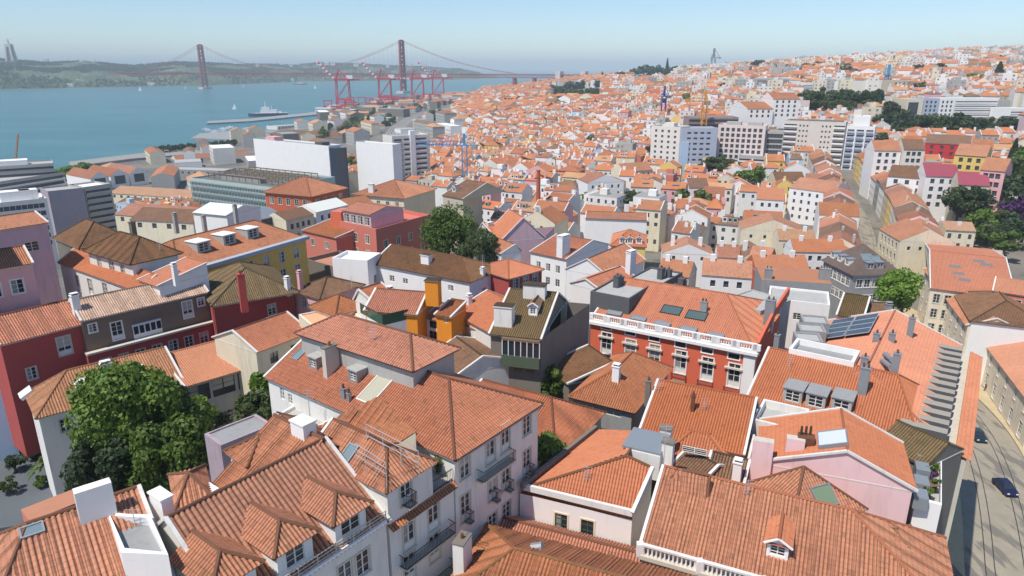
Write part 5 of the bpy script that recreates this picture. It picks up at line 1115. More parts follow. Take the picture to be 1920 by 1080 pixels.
# hill landmarks on the right
for x0,y0,x1,y1,D_,d_,g_,lab,w_,kind in [(1450,185,1500,186,24,'t480',40,'tall white convent building with arched windows',WH2,'h'),(1402,203,1450,205,40,'t480',40,'long white college wing with orange roof',WH2,'h'),(1292,222,1385,222,16,'t470',50,'unfinished concrete frame with open floors',plaster('raw concrete',(150,132,126),.5),'o'),
     (1700,188,1732,188,20,'t510',45,'cream block with one big dark glass panel',CREAM,'p'),(1733,186,1762,187,18,'t510',45,'grey white mansard apartment house',AG,'w'),(1763,186,1792,187,18,'t510',45,'white ornate apartment house above the park trees',WH2,'w'),
     (1793,186,1872,187,20,'t510',45,'white office with blue striped window bands above the park trees',WH2,'s'),(1872,190,1895,190,22,'t515',45,'plain grey block right of the striped office',LGREY,'x'),(1896,206,1940,206,22,'t490',45,'white balcony apartments at right edge above the park trees',WH2,'b'),
     (1763,125,1812,126,24,'t820',30,'tall white apartment block on the hill',WH2,'w'),(1420,148,1480,150,26,'t740',30,'grey balcony apartments on the hill',LGREY,'b'),(1500,158,1560,158,24,'t750',32,'white long terraced flats on the hill',WH2,'b'),(1560,150,1662,150,34,'t800',26,'huge white roofed pavilion on the hill',WH2,'x'),
     (1675,152,1702,153,20,'t620',38,'sand coloured narrow tower house on the hill',BEIGE,'w'),(1838,108,1900,108,20,'t1000',16,'pink long apartment row on the skyline',PINK,'b'),(1735,268,1820,272,16,37,57,'crimson house with brown roof below the park trees',plaster('crimson',(190,52,56),.3),'h'),
     (1640,282,1690,283,14,36,60,'white house with blue grey windows right of the high row',WH2,'h'),(1695,280,1735,281,14,35,60,'white classical house with brown roof',W2,'h'),(1822,280,1862,282,14,34,58,'white gabled houses beside the crimson house',WH2,'h'),(1790,290,1850,294,16,35,58,'yellow houses row below the crimson house',YEL,'h'),
     (1736,330,1800,332,12,40,58,'white villa with magenta red roof',WH2,'m'),(1797,346,1856,349,12,40,58,'cream villa with four dark shutters and magenta roof',CREAM,'m'),(1838,318,1885,322,12,35,56,'pink red house with white windows below magenta roofs',PINK,'h'),(1665,330,1740,336,12,42,60,'white row with brown orange roof in the right middle ground',WH2,'h')]:
    if isinstance(d_,str): y0=y1=(y0+y1)/2+(.3 if abs((y0+y1)/2-126)<.4 else 0); d_=-ray((x0+x1)/2,(y0+y1)/2).z*float(d_[1:])
    s=BLK('hill_building',lab,(x0,y0),(x1,y1),D_,d_,g_,w_,LGREY if kind in 'owsxbp' else (plaster('magenta roof',(150,70,84),.3) if kind=='m' else FT[0 if 'brown' not in lab else 2]),roof='flat' if kind in 'owsxbp' else 'gable',rh=4,over=.3)
    nf=max(2,int((s.ze-s.zg)/3.2)-1); nf=min(nf,9)
    if kind in 'hwm': floors(s,'f',max(3,int(s.L/4)),nf,1.5,1.8)
    elif kind=='o': bands(s,'f',4,2,3.4,0,1,2.6,w_,.2)
    elif kind in 'sb': bands(s,'f',nf,2,3.2,0,1,1.5,w_,.3)
    elif kind=='p': s.wins['f'].append((s.L*.45,s.ze-8,s.L*.6,13))
    done(s)
# ---------------- the crowd of houses: streets laid over the hills
OCC=[]
for o in list(bpy.data.objects):
    pass
def addocc(P,m=1.): 
    c=sum(P,Vc((0,0)))/4; OCC.append((c,max((p-c).length for p in P),[c+(p-c)*(1+m/max(1,(p-c).length)) for p in P]))
for h in HOUSES: addocc(h)
def inpoly(p,P):
    s=False
    for i in range(len(P)):
        a,b=P[i],P[(i+1)%len(P)]
        if (a.y>p.y)!=(b.y>p.y) and p.x<(b.x-a.x)*(p.y-a.y)/(b.y-a.y)+a.x: s=not s
    return s
cellg={}
def gput(k,it):
    c,r_,P=it
    for i in range(int((c.x-r_)//40),int((c.x+r_)//40)+1):
        for j in range(int((c.y-r_)//40),int((c.y+r_)//40)+1): cellg.setdefault((i,j),[]).append(it)
for it in OCC:
    if it[1]>90: print('BIG',it[0],it[1],flush=True)
    gput(0,it)
def clash(P):
    c=sum(P,Vc((0,0)))/4; r_=max((p-c).length for p in P)
    seen=[]
    for i in range(int((c.x-r_)//40),int((c.x+r_)//40)+1):
        for j in range(int((c.y-r_)//40),int((c.y+r_)//40)+1): seen+=cellg.get((i,j),[])
    pts=P+[c]+[(P[k]+P[(k+1)%4])/2 for k in range(4)]
    for cc,rr,Q in seen:
        if (cc-c).length>rr+r_: continue
        if any(inpoly(p,Q) for p in pts) or any(inpoly(q,P) for q in Q+[cc]): return True
    return False
ROADP=[Vc((p.x,p.y)) for p in RC]
BND=[(-400,330),(0,318),(210,325),(240,395),(350,398),(380,350),(500,348),(650,335),(790,338),(830,348),(910,350),(925,400),(1000,425),(1060,430),(1100,408),(1215,418),(1225,440),(1235,456),(1410,458),(1420,462),(1540,465),(1600,450),(1680,440),(1760,440),(1920,455),(2400,460)]
def bnd(x):
    for (a,b),(c,d_) in zip(BND,BND[1:]):
        if a<=x<c: return b+(d_-b)*(x-a)/(c-a)
    return 460
PARKS=[[(1500,168),(1660,168),(1660,208),(1500,212)],[(1645,212),(1925,212),(1925,272),(1645,268)],[(1775,345),(1990,345),(1990,505),(1795,495)],[(1030,160),(1135,160),(1135,192),(1030,190)],[(1185,125),(1265,125),(1265,152),(1185,152)]]
PARKS=[[Vc(p) for p in P] for P in PARKS]
def zone(c,z):
    px,py,fw=proj((c.x,c.y,z))
    if fw<40 or px<-150 or px>2080: return False
    if py>bnd(px)+(0 if fw>200 else 0): return False
    if c.x<-150 and c.y>620: return False
    if c.x<-120 and c.y>420: return False
    if c.x<-330: return False
    g=proj((c.x,c.y,z-8))
    if any(inpoly(Vc((g[0],g[1])),P) for P in PARKS): return False
    # railway corridor and port
    if c.y>700 and c.x< -40-(c.y-700)*.11 : return False
    if min((c-q).length for q in ROADP)<11: return False
    return True
r=random.Random(21); CAND=[]
WALLS=[(WH2,30),(WH,22),(W2,12),(CREAM,9),(PALEPINK,5),(PINK,3),(YEL,5),(LGREY,5),(BEIGE,4),(BLUE,3),(SALM,2),(LIL,2)]
WL=[w_ for w_,n_ in WALLS for _ in range(n_)]
def warp(a,b):
    n1=mnoise.noise(Vc((a*.0035,b*.0035,3.1)))*75; n2=mnoise.noise(Vc((a*.0035,b*.0035,9.7)))*75
    return Vc((a*.92+b*.40+n1,-a*.40+b*.92+n2))
b_=-400.
row=0
while b_<2900:
    a_=-1600.
    sc_=1. if b_<850 else 1.5
    D_=r.uniform(8,11.5)*sc_
    while a_<2300:
        L_=r.uniform(5.5,13)*sc_; 
        if r.random()<.035: a_+=6; 
        P=[warp(a_,b_),warp(a_+L_,b_),warp(a_+L_,b_+D_),warp(a_,b_+D_)]
        # orthogonalise
        u=(P[1]-P[0]); c=sum(P,Vc((0,0)))/4
        if c.y>110 and abs(c.x)<c.y*.85+60:
            u.normalize(); ja=r.gauss(0,.07); u=Vc((u.x*math.cos(ja)-u.y*math.sin(ja),u.x*math.sin(ja)+u.y*math.cos(ja))); v=Vc((-u.y,u.x)); P=[c-u*L_/2-v*D_/2,c+u*L_/2-v*D_/2,c+u*L_/2+v*D_/2,c-u*L_/2+v*D_/2]
            gzv=gz(c.x,c.y)
            if gzv>3.0:
                h=r.choice((9.5,10.5,11.5,12.5,14))*r.uniform(.95,1.05)
                if r.random()<.05 and c.y>350 and c.x>.12*c.y: h*=1.5
                if c.y<250 and c.x>0: h=min(h,CH-44.5-gzv)
                if zone(c,gzv+h): CAND.append((c.length,P,gzv,h,r.random()))
        a_+=L_-.02
    row+=1; b_+=D_+(6.0 if row%2==0 else 1.0)+(0 if b_<900 else 2)
OKC=[]
CAND.sort(key=lambda t:t[0])
for t in CAND:
    if clash(t[1]): continue
    OKC.append(t)
print('houses',len(OKC),len(CAND),flush=True)
NIND=185
LAND=[('the tall trees',860,430),('the red yellow house',570,350),('the white hall',545,280),('the balcony tower',760,285),('the blue tower crane',872,300),('the slim brick stack',1009,340),('the long blank white wall',1155,420),('the yellow mansard house',1180,455),
  ('the round cornered house',1195,325),('the cream apartment tower',1248,270),('the wide rose white block',1390,270),('the balcony banded block',1530,270),('the slate dormer house',1630,490),('the broad cream gable wall',1720,400),('the crimson house',1780,290),('the magenta roofed villa',1770,330),
  ('the park trees',1860,400),('the umbrella pine',1345,325),('the lilac gable house',985,430),('the palace roof ridge',1280,560),('the beige gable house',870,350),('the white hospital block',870,215),('the big cream gable',1450,420),('the brown warehouse roofs',300,390),('the green office',440,350),('the narrow street canyon',1620,400),('the skylight roof house',1830,510),('the blank white house',1520,365)]
MN={WH2:'white',WH:'weathered white',W2:'off white',CREAM:'cream',PALEPINK:'pale pink',PINK:'pink',YEL:'yellow',LGREY:'light grey',BEIGE:'beige',BLUE:'pale blue',SALM:'salmon',LIL:'lilac'}
TN=['orange','terracotta','brown','bright orange','pinkish']
used={}
FAR=MB(); FARW=[0]
FGL=plain('far window',(128,126,124),.4); MGL=plain('old window pane',(78,80,82),.2); GR=plain('grey flat roof',(150,148,142),.8)
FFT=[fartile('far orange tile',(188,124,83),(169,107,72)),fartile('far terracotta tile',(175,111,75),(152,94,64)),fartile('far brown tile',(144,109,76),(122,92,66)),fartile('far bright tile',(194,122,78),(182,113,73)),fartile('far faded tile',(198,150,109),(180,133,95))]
def roof_simple(mb,P,ze,kind,ax,rh,tm,wm,u,v,L,D,o=.35,uv=True):
    def X(a,b,z):
        q=(P[0]+u*a+v*b) if ax==0 else (P[0]+u*b+v*a); return Vc((q.x,q.y,z))
    ln,wd=(L,D) if ax==0 else (D,L)
    h0=min(wd/2,ln/2) if kind=='hip' else 0
    oo=o if h0 else 0.02
    E=[X(-oo,-o,ze),X(ln+oo,-o,ze),X(ln+oo,wd+o,ze),X(-oo,wd+o,ze)]; r0,r1=X(h0 or -.02,wd/2,ze+rh),X(ln-h0 if h0 else ln+.02,wd/2,ze+rh)
    def f(Q): 
        Q=[Vc(q) for q in Q]
        n=(Q[1]-Q[0]).cross(Q[2]-Q[0])
        if n.z<0: Q=Q[::-1]
        roofface(mb,Q if n.z>=0 else [Q[-1]]+Q[:-1] if 0 else Q,tm,False)
    if h0: 
        f([E[0],E[1],r1,r0]); f([E[2],E[3],r0,r1]); f([E[1],E[2],r1]); f([E[3],E[0],r0])
    else:
        f([E[0],E[1],r1,r0]); f([E[2],E[3],r0,r1])
    return X,E,r0,r1,ln,wd,h0
def small_house(t,stuff):
    dist,P,zg,h,q=t; r=random.Random(int(q*1e9)); u=(P[1]-P[0]).normalized(); v=Vc((-u.y,u.x)); L=(P[1]-P[0]).length; D=(P[3]-P[0]).length
    wm=r.choice(WL); k=r.choice((0,0,0,0,1,1,2,3,3,3,4)); ze=zg+h
    tall=h>17.5 or (dist>520 and P[0].x>.14*P[0].y and r.random()<.10)
    kind='hip' if r.random()<.28 else 'gable'
    if r.random()<.07 or tall: kind='flat'
    ax=0 if r.random()<.72 else 1
    if tall: ze=zg+r.uniform(14,21); wm=r.choice((WH2,W2,LGREY,PKW,CREAM))
    rh=(D if ax==0 else L)*.5*r.uniform(.4,.58)
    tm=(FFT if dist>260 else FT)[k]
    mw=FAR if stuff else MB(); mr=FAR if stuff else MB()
    # walls with windows
    for i in range(4):
        a,b=P[i],P[(i+1)%4]; n=Vc(((b-a).y,-(b-a).x)); cw=(a+b)/2
        vis=n.dot(-cw)>0; W=[]
        ln_=(b-a).length
        if vis and dist<800 and (r.random()<.7 if i%2==0 else r.random()<.25) or (tall and vis):
            nc=max(1,int(ln_/(2.6 if dist<500 else 3.6))); nf=min(5 if not tall else 9,int((ze-zg)/3))
            ww,hh=(1.1,1.65) if not tall else (1.6,1.5)
            for f in range(nf):
                for c in range(nc): (r.random()<.82) and W.append((ln_*(c+.5)/nc,ze-1.9-f*3.05,ww*r.uniform(.8,1.1),hh*r.uniform(.75,1.05)))
        if dist<420: wallgrid(mw,a,b,zg-3,ze,W,wm,.15,MGL)
        else:
            mw.face([(a.x,a.y,zg-4),(b.x,b.y,zg-4),(b.x,b.y,ze),(a.x,a.y,ze)],wm); uu=(b-a).normalized(); nn_=Vc((uu.y,-uu.x))*.04
            for s_,z_,w_,h_ in W:
                p0=a+uu*(s_-w_/2)+nn_; p1=a+uu*(s_+w_/2)+nn_; mw.face([(p0.x,p0.y,z_-h_/2),(p1.x,p1.y,z_-h_/2),(p1.x,p1.y,z_+h_/2),(p0.x,p0.y,z_+h_/2)],FGL)
    if kind=='flat':
        mr.slab(P,ze,ze+.12,wm if r.random()<.5 else LGREY,GR); c=P[0]+u*L*r.uniform(.3,.7)+v*D*.5; mr.box(c,u,1.6,1.4,ze+.12,ze+2.4,wm)
    else:
        X,E,r0,r1,ln,wd,h0=roof_simple(mr,P,ze,kind,ax,rh,tm,wm,u,v,L,D)
        if kind=='gable':
            for a in (0,ln):
                T=[X(a,0,ze),X(a,wd,ze),X(a,wd/2,ze+rh)]; mw.face(T if (a>0)==(ax==0) else [T[1],T[0],T[2]],wm)
            if dist<500 and r.random()<.6:
                for a in (.1,ln-.1):
                    for b0 in (0,wd): mw.beam(X(a,b0,ze+.12),X(a,wd/2,ze+rh+.12),.3,.24,COP)
        if dist<700:
            if r.random()<.3 and dist<450:
                for kk in range(r.randint(1,3)):
                    a=ln*(kk+1)/4; c=X(a,wd*.2,0); z_=ze+rh*.4; mr.box(c,u,.75,.9,z_-.6,z_+1.2,r.choice((WH2,LGREY)),tm); 
                    dn=(X(a,0,0)-X(a,wd,0)).normalized(); cc=Vc((c.x,c.y))+Vc((dn.x,dn.y))*.93; mr.box(cc,(-dn.y,dn.x),.45,.02,z_+.1,z_+.95,GLASS)
            if r.random()<.18 and dist<450:
                c=X(ln*r.uniform(.3,.7),wd*.3,0); mr.box(c,u,1.4,1.1,ze+rh*.55,ze+rh*.62+.12,ZINC)
    root=None
    if not stuff:
        c=sum(P,Vc((0,0)))/4; px,py,_=proj((c.x,c.y,ze+rh*.5 if kind!='flat' else ze))
        best=sorted(LAND,key=lambda q_:(q_[1]-px)**2+((q_[2]-py)*1.6)**2)[0]; dx,dy=px-best[1],(py-best[2])*1.6
        dr=('right of' if dx>0 else 'left of') if abs(dx)>abs(dy) else ('just below' if dy>0 else 'just above')
        far=math.hypot(dx,dy); ad='' if far<70 else 'well '
        rt='flat roofed' if kind=='flat' else '%s %s roof'%(TN[k],'hip' if kind=='hip' else ('gable' if ax==0 else 'gable-front'))
        base_='%s house, %s, %s%s %s'%(MN.get(wm,'pale'),rt,ad,dr,best[0])
        used[base_]=used.get(base_,0)+1
        if used[base_]>1: base_+=', '+['','','second','third','fourth','fifth','sixth','seventh','eighth'][min(8,used[base_])]+' one'
        root=empty('town_house',(c.x,c.y,zg),base_,'house','houses of the old town')
        mw.build('wall',root); mr.build('roof',root)
    # chimneys
    if dist<900 and kind!='flat':
        for kk in range(r.choice((0,1,1,2,2,3))):
            a=r.choice((.06,.94,r.uniform(.2,.8)))*ln; b=wd*r.uniform(.25,.75); zc=ze+rh*(1-abs(b/wd-.5)*2); c=X(a,b,0); m_=MB() if root else FAR
            m_.box(c,u,r.uniform(.4,.9),.35,zc-1.,zc+r.uniform(.9,1.8),r.choice((WH2,WH,wm)))
            if root: m_.build('chimney',root)
for i,t in enumerate(OKC): small_house(t,i>=NIND)
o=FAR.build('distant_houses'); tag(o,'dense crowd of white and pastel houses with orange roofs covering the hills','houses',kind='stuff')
# ---------------- trees of the middle distance
tn=[0]
def mt(x,y,d,h,R_,kind='round',mat=None,lab=''):
    p=V(x,y,d); tn[0]+=1
    tree({'cypress':'cypress_tree','flat':'umbrella_pine'}.get(kind,'leafy_tree'),lab,p,h,R_,kind,mat or DKG,'trees among the houses',seed=tn[0])
zs=lambda x,y: 0
for i,(x,y,d,h,R_,k,m_,l) in enumerate([(1343,338,58,13,9,'flat',OLIVE,'dark rounded umbrella pine in the centre of the old town'),(1352,365,60,9,5,'round',DKG,'small dark tree below the umbrella pine'),
  (1765,388,55,14,8,'round',LIGHTG,'bright rounded tree below the magenta roofed villas'),(1785,372,55,12,6,'round',GREEN,'green tree right of the bright rounded tree'),(1855,420,55,20,9,'round',DKG,'big dark park tree left of the blossoms'),(1880,395,53,22,10,'round',OLIVE,'tallest spreading park tree on the right'),(1910,385,52,24,9,'round',GREEN,'park tree cut by the right edge'),
  (1820,430,57,15,7,'round',GREEN,'park tree beside the cream gable wall'),(1835,455,57,12,6,'round',GREEN,'lower park tree above the white parapet'),(1870,448,57,11,5,'round',OLIVE,'low park tree below the white awning'),(1905,430,55,12,6,'round',PURP,'purple blossoming jacaranda at the right edge'),(1885,440,56,9,4,'round',PURP,'smaller purple blossoming jacaranda'),(1915,455,56,9,5,'round',DKG,'dark shrub tree under the jacaranda'),
  (1815,462,57,11,5.5,'round',GREEN,'green park tree touching the skylight roof parapet'),(1858,470,57,10,5.5,'round',OLIVE,'olive park tree in the middle of the park edge'),(1893,462,57,11,6,'round',DKG,'dark park tree right of the olive one'),(1840,405,55,15,7,'round',DKG,'dark tree in the heart of the park'),(1800,400,56,13,6,'round',OLIVE,'olive tree at the left side of the park'),(1880,480,56,9,5,'round',GREEN,'low green tree at the front of the park'),
  (1885,360,52,22,3.4,'cypress',DKG,'tall dark conifer at the right edge above the park'),(1110,292,66,16,8,'round',DKG,'dark tree left of the round cornered house'),(1098,278,66,14,8,'round',GREEN,'green tree above the dark tree'),(1078,240,66,14,9,'round',DKG,'dark tree in the upper centre of town'),
  (1130,384,56,6,3,'round',LIGHTG,'light green courtyard tree in the centre'),(1095,380,56,5,3,'round',LIGHTG,'light green courtyard bush left of the centre'),(1170,386,56,6,3,'round',LIGHTG,'light green bush above the long white wall'),(1190,384,56,6,3.5,'round',GREEN,'green bush right end above the long white wall'),
  (145,335,88,12,9,'flat',LIGHTG,'flat light green tree row by the quay warehouses, left'),(125,340,88,12,9,'flat',LIGHTG,'flat light green tree at the terrace block'),(165,330,88,12,9,'flat',GREEN,'flat green tree touching the first quay warehouse'),(660,316,70,10,6,'round',GREEN,'green tree in front of the tall white block')]):
    mt(x,y,d,h,R_,k,m_,l)
rr=random.Random(5); words=['dark','deep green','dense','rounded','broad','shady','compact','bushy']
def belt(n,x0,x1,y0,y1,d,h,R_,place,kinds=('round',),mats=None):
    for i in range(n):
        t=(i+.5)/n; x=x0+(x1-x0)*t+rr.uniform(-6,6); y=y0+(y1-y0)*t+rr.uniform(-4,4); tn[0]+=1
        p=V(x,y,d) if d else None
        if p is None: continue
        tree('leafy_tree','%s %s tree %s'%(ORD[i],words[tn[0]%8],place),p,h*rr.uniform(.8,1.2),R_*rr.uniform(.8,1.2),rr.choice(kinds),rr.choice(mats or [DKG,OLIVE]),'trees '+place,seed=tn[0])
def pbelt(n,x0,x1,y0,y1,t,R_,place,mats=(DKG,OLIVE)):
    for i in range(n):
        q=(i+.5)/n; px=x0+(x1-x0)*q; c=ray(px,y0+(y1-y0)*q+rr.uniform(-3,3))*(t*rr.uniform(.96,1.04))+Vc((0,0,CH)); tn[0]+=1; g=min(gz(c.x,c.y),c.z-R_); R2=R_*rr.uniform(.85,1.2)
        tree('leafy_tree','%s %s tree %s'%(ORD[i],words[tn[0]%8],place),(c.x,c.y,g),c.z-g+R2*.8,R2,'round',rr.choice(mats),'trees '+place,seed=tn[0])
pbelt(12,1652,1915,234,242,455,10,'in the upper park belt'); pbelt(10,1660,1900,248,258,440,8,'in the lower park belt'); pbelt(9,1500,1655,184,188,545,11,'below the white pavilion'); pbelt(8,1515,1650,196,202,530,8,'on the lower pavilion slope'); pbelt(4,1660,1705,196,232,500,8,'beside the glass panel block'); pbelt(6,1700,1775,165,180,640,9,'on the upper hill'); pbelt(5,1796,1850,370,380,255,7,'in the back of the city park')
pbelt(6,1040,1130,178,176,1150,15,'in the distant convent garden')
# trees on the skyline, standing on the hill itself
def onhill(px,R0,kind,h,R_,lab,mat=None):
    a=(px-960)/F/1.05; y=R0/math.sqrt(1+a*a); x=a*y; tn[0]+=1
    tree('hill_tree',lab,(x,y,gz(x,y)),h,R_,kind,mat or DKG,'trees on the far hill',seed=tn[0])
for i,(px,R0,k,h,R_,l) in enumerate([(1190,1750,'round',26,18,'left'),(1208,1800,'flat',30,22,'second'),(1225,1780,'round',28,18,'third'),(1251,1700,'cypress',40,5,'tall pointed'),(1240,1800,'round',26,20,'fourth'),(1262,1780,'round',24,16,'fifth'),(1165,1700,'round',22,16,'lone left'),(1366,1500,'round',20,14,'lone central'),(1420,1480,'flat',26,18,'broad flat'),(1438,1480,'round',20,13,'small round'),(1532,1300,'round',20,9,'small lone'),(1760,1000,'round',20,12,'dark rounded'),(1875,800,'cypress',26,7,'tall conifer'),(1592,1000,'flat',20,18,'broad pavilion'),(1045,1500,'round',18,16,'low one'),(1070,1500,'round',20,16,'low two'),(1090,1500,'round',18,14,'low three'),(1118,1480,'round',18,14,'low four'),(1130,1650,'cypress',24,6,'small pointed'),(940,1500,'round',18,12,'valley one'),(890,1450,'round',16,14,'valley two'),(1000,1500,'cypress',20,5,'valley pointed')]):
    onhill(px,R0,k,h,R_,l+' skyline tree on the far hill'+('' if i<14 else ' slope'))
# ---------------- far bank, bridge, statue, port
def ipl(T,x):
    for (a,b),(c,d_) in zip(T,T[1:]):
        if x<=c: return b+(d_-b)*(x-a)/(c-a)
    return T[-1][1]
WL_=[(-300,172),(0,168),(270,162),(380,161),(560,153),(700,151.5),(860,149.5),(930,147)]
RL_=[(-300,108),(0,112),(80,118),(160,116),(250,124),(330,117),(450,121),(560,122),(600,118),(700,122),(860,129),(930,143)]
def farbank():
    m,n,p=nmat('far bank scrub'); a=mixc(n,ramp(n,wnoise(n,.012,6,None,.7),.4,.6),lin((52,74,44)),lin((92,100,66)))
    a=mixc(n,ramp(n,wnoise(n,.03,5,(1,1,2),.7),.6,.66),a,lin((168,152,120))); a=mixc(n,ramp(n,wnoise(n,.05,4),.64,.68),a,lin((190,180,160)))
    n.links.new(a,p.inputs['Base Color']); p.inputs['Roughness'].default_value=1
    prof=[(0,-.02),(.02,.04),(.06,.22),(.12,.42),(.22,.52),(.35,.66),(.5,.72),(.7,.9),(.85,.96),(1,1),(1.3,.85),(2,.3),(3,-.1)]
    v=[];cols=[-300+i*9 for i in range(138)]
    for px in cols:
        r0=ray(px,ipl(WL_,px)); t0=CH/-r0.z; t1=t0+1150
        rr_=ray(px,ipl(RL_,px)); zr=CH+rr_.z*t1
        for t,z in prof:
            tt=t0+(t1-t0)*t+mnoise.noise(Vc((px*.03,t*3,0)))*60*min(1,t*5); k=rr_ if t>0 else r0
            x,y=k.x*tt,k.y*tt; zz=z*zr+(mnoise.noise(Vc((x*.006,y*.006,1)))*16+mnoise.noise(Vc((x*.02,y*.02,5)))*8)*min(1,t*8)*(1 if t<.9 else .3)
            v.append((x,y,zz))
    k=len(prof); f=[(i*k+j,(i+1)*k+j,(i+1)*k+j+1,i*k+j+1) for i in range(len(cols)-1) for j in range(k-1)]
    me=bpy.data.meshes.new('far_hills'); me.from_pydata(v,[],f); me.materials.append(m); o=bpy.data.objects.new('far_hills',me); sc.collection.objects.link(o); tag(o,kind='structure')
    # scrub wood over the bank
    r=random.Random(3); mb=MB(); mi=mb.mi(DKG)
    for _ in range(26000):
        px=r.uniform(-50,900); t=r.random(); rr_=ray(px,ipl(RL_,px)); r0=ray(px,ipl(WL_,px)); t0=CH/-r0.z; tt=t0+1150*t; zr=CH+rr_.z*(t0+1150)
        z0=0
        for (a,b),(c,d_) in zip(prof,prof[1:]):
            if t<=c: z0=b+(d_-b)*(t-a)/(c-a); break
        p=Vc((rr_.x*tt,rr_.y*tt,z0*zr+r.uniform(0,7))); 
        if mnoise.noise(Vc((p.x*.004,p.y*.004,7)))<-.12: continue
        s_=r.uniform(5,10); x=Vc((r.gauss(0,1),r.gauss(0,1),.3*r.gauss(0,1))).normalized()*s_; y=Vc((0,0,1))*s_*.8; b=len(mb.v)
        mb.v+=[tuple(p-x),tuple(p-y*.4),tuple(p+x),tuple(p+y)]; mb.f.append((b,b+1,b+2,b+3)); mb.m.append(mi); mb.uv+=[(0,0)]*4
    tag(mb.build('far_woodland'),'dark scrub and woods covering the hills across the river','woodland',kind='stuff')
    PXS=sorted(r.choice([r.uniform(60,860),r.uniform(480,860)]) for _ in range(26)); ON=['first','second','third','fourth','fifth','sixth','seventh','eighth','ninth','tenth','eleventh','twelfth','thirteenth','fourteenth','fifteenth','sixteenth','seventeenth','eighteenth','nineteenth','twentieth','twenty-first','twenty-second','twenty-third','twenty-fourth','twenty-fifth','last']
    for i in range(26):
        px=PXS[i]; t=r.choice((.02,.35,.6,.9,.95)); rr_=ray(px,ipl(RL_,px)); t0=CH/-ray(px,ipl(WL_,px)).z; tt=t0+1150*t; zr=CH+rr_.z*(t0+1150); z0=[b for a,b in prof if a>=t-.01][0]*zr
        c=Vc((rr_.x*tt,rr_.y*tt)); w_,h=r.uniform(14,50),r.uniform(8,26); mb=MB(); mb.box(c,(1,0),w_/2,9,z0-6,z0+h,WH2,FFT[i%5])
        for k in range(int(h/5)): mb.slab([(c.x-w_/2+1,c.y-9.2),(c.x+w_/2-1,c.y-9.2),(c.x+w_/2-1,c.y-9.05),(c.x-w_/2+1,c.y-9.05)],z0+2+k*5,z0+4+k*5,FGL)
        tag(mb.build('far_house',base=(c.x,c.y,z0)),ON[i]+' small pale building from the left on the far bank','house','buildings on the far bank')
farbank()
RED=plaster('bridge red',(150,52,62),.2); CRED=plaster('crane red',(196,50,76),.2); CW=plain('crane white',(226,222,222),.5); CONC=plaster('pale concrete',(200,196,190),.4)
T1,T2=Vc((-1402,3290)),Vc((-415,2750)); E_=(T2-T1).normalized(); NP=Vc((-E_.y,E_.x)); SP_=(T2-T1).length
br=empty('suspension_bridge',(T1.x,T1.y,0),'long red suspension bridge with two tall towers across the river','bridge')
def P3(s,k,z): p=T1+E_*s+NP*k; return Vc((p.x,p.y,z))
for s in (0,SP_):
    mb=MB()
    for k in (-1,1):
        a=P3(s,k*13,8); b=P3(s,k*9.5,190); mb.beam(a,b,8,7,RED,E_.to_3d())
    for z in (22,190,158,128,98,66): w_=13-3.5*(z-8)/182; mb.beam(P3(s,-w_,z),P3(s,w_,z),4.5,6,RED)
    for z0,z1 in ((22,66),(66,98),(98,128),(128,158),(158,190)):
        for k in (-1,1): mb.beam(P3(s,-k*12,z0),P3(s,k*10.5,z1),2.5,2.5,RED)
    mb.build('tower',br); mb=MB(); mb.slab([P3(s-16,-24,0),P3(s+16,-24,0),P3(s+16,24,0),P3(s-16,24,0)],-6,8,CONC); mb.build('pier',br)
mb=MB(); s0,s1=-700,SP_+1000
for k in (-9,9):
    mb.beam(P3(s0,k,70),P3(s1,k,70),2,1.6,RED); mb.beam(P3(s0,k,60),P3(s1,k,60),1.6,1.6,RED)
    for i in range(150): a=s0+(s1-s0)*i/150; b=s0+(s1-s0)*(i+1)/150; mb.beam(P3(a,k,60),P3((a+b)/2,k,70),1,1,RED); mb.beam(P3((a+b)/2,k,70),P3(b,k,60),1,1,RED)
mb.slab([P3(s0,-11,0),P3(s1,-11,0),P3(s1,11,0),P3(s0,11,0)],70.5,72,RED); mb.build('deck',br)
for k in (-10,10):
    mb=MB(); hg=MB()
    def cz(s):
        if s<0: return 190+(74-190)*min(1,-s/483)-18*math.sin(math.pi*min(1,-s/483))
        if s>SP_: q=(s-SP_)/483; return 190+(74-190)*q-18*math.sin(math.pi*q)
        q=2*s/SP_-1; return 84+106*q*q
    pts=[-483+(SP_+966)*i/70 for i in range(71)]+[0,SP_]; pts.sort()
    for a,b in zip(pts,pts[1:]): mb.beam(P3(a,k,cz(a)),P3(b,k,cz(b)),1.0,1.0,RED)
    mb.build('main_cable',br)
    for i in range(90): s=-440+(SP_+880)*i/89; hg.beam(P3(s,k,71),P3(s,k,cz(s)),.22,.22,RED,Vc((0,1,0)))
    tag(hg.build('hangers',br),kind='stuff')
for s in (SP_+483,SP_+560,SP_+640,SP_+730,SP_+830):
    mb=MB(); 
    for k in (-7,7): mb.beam(P3(s-4,k,0),P3(s,k,60),5,4,RED,NP.to_3d()); mb.beam(P3(s+8,k,0),P3(s+2,k,60),5,4,RED,NP.to_3d())
    mb.build('viaduct_pier',br)
for s in (SP_+655,SP_+745): mb=MB(); mb.slab([P3(s-9,-14,0),P3(s+9,-14,0),P3(s+9,14,0),P3(s-9,14,0)],0,82,CONC); mb.build('anchor_pylon',br)
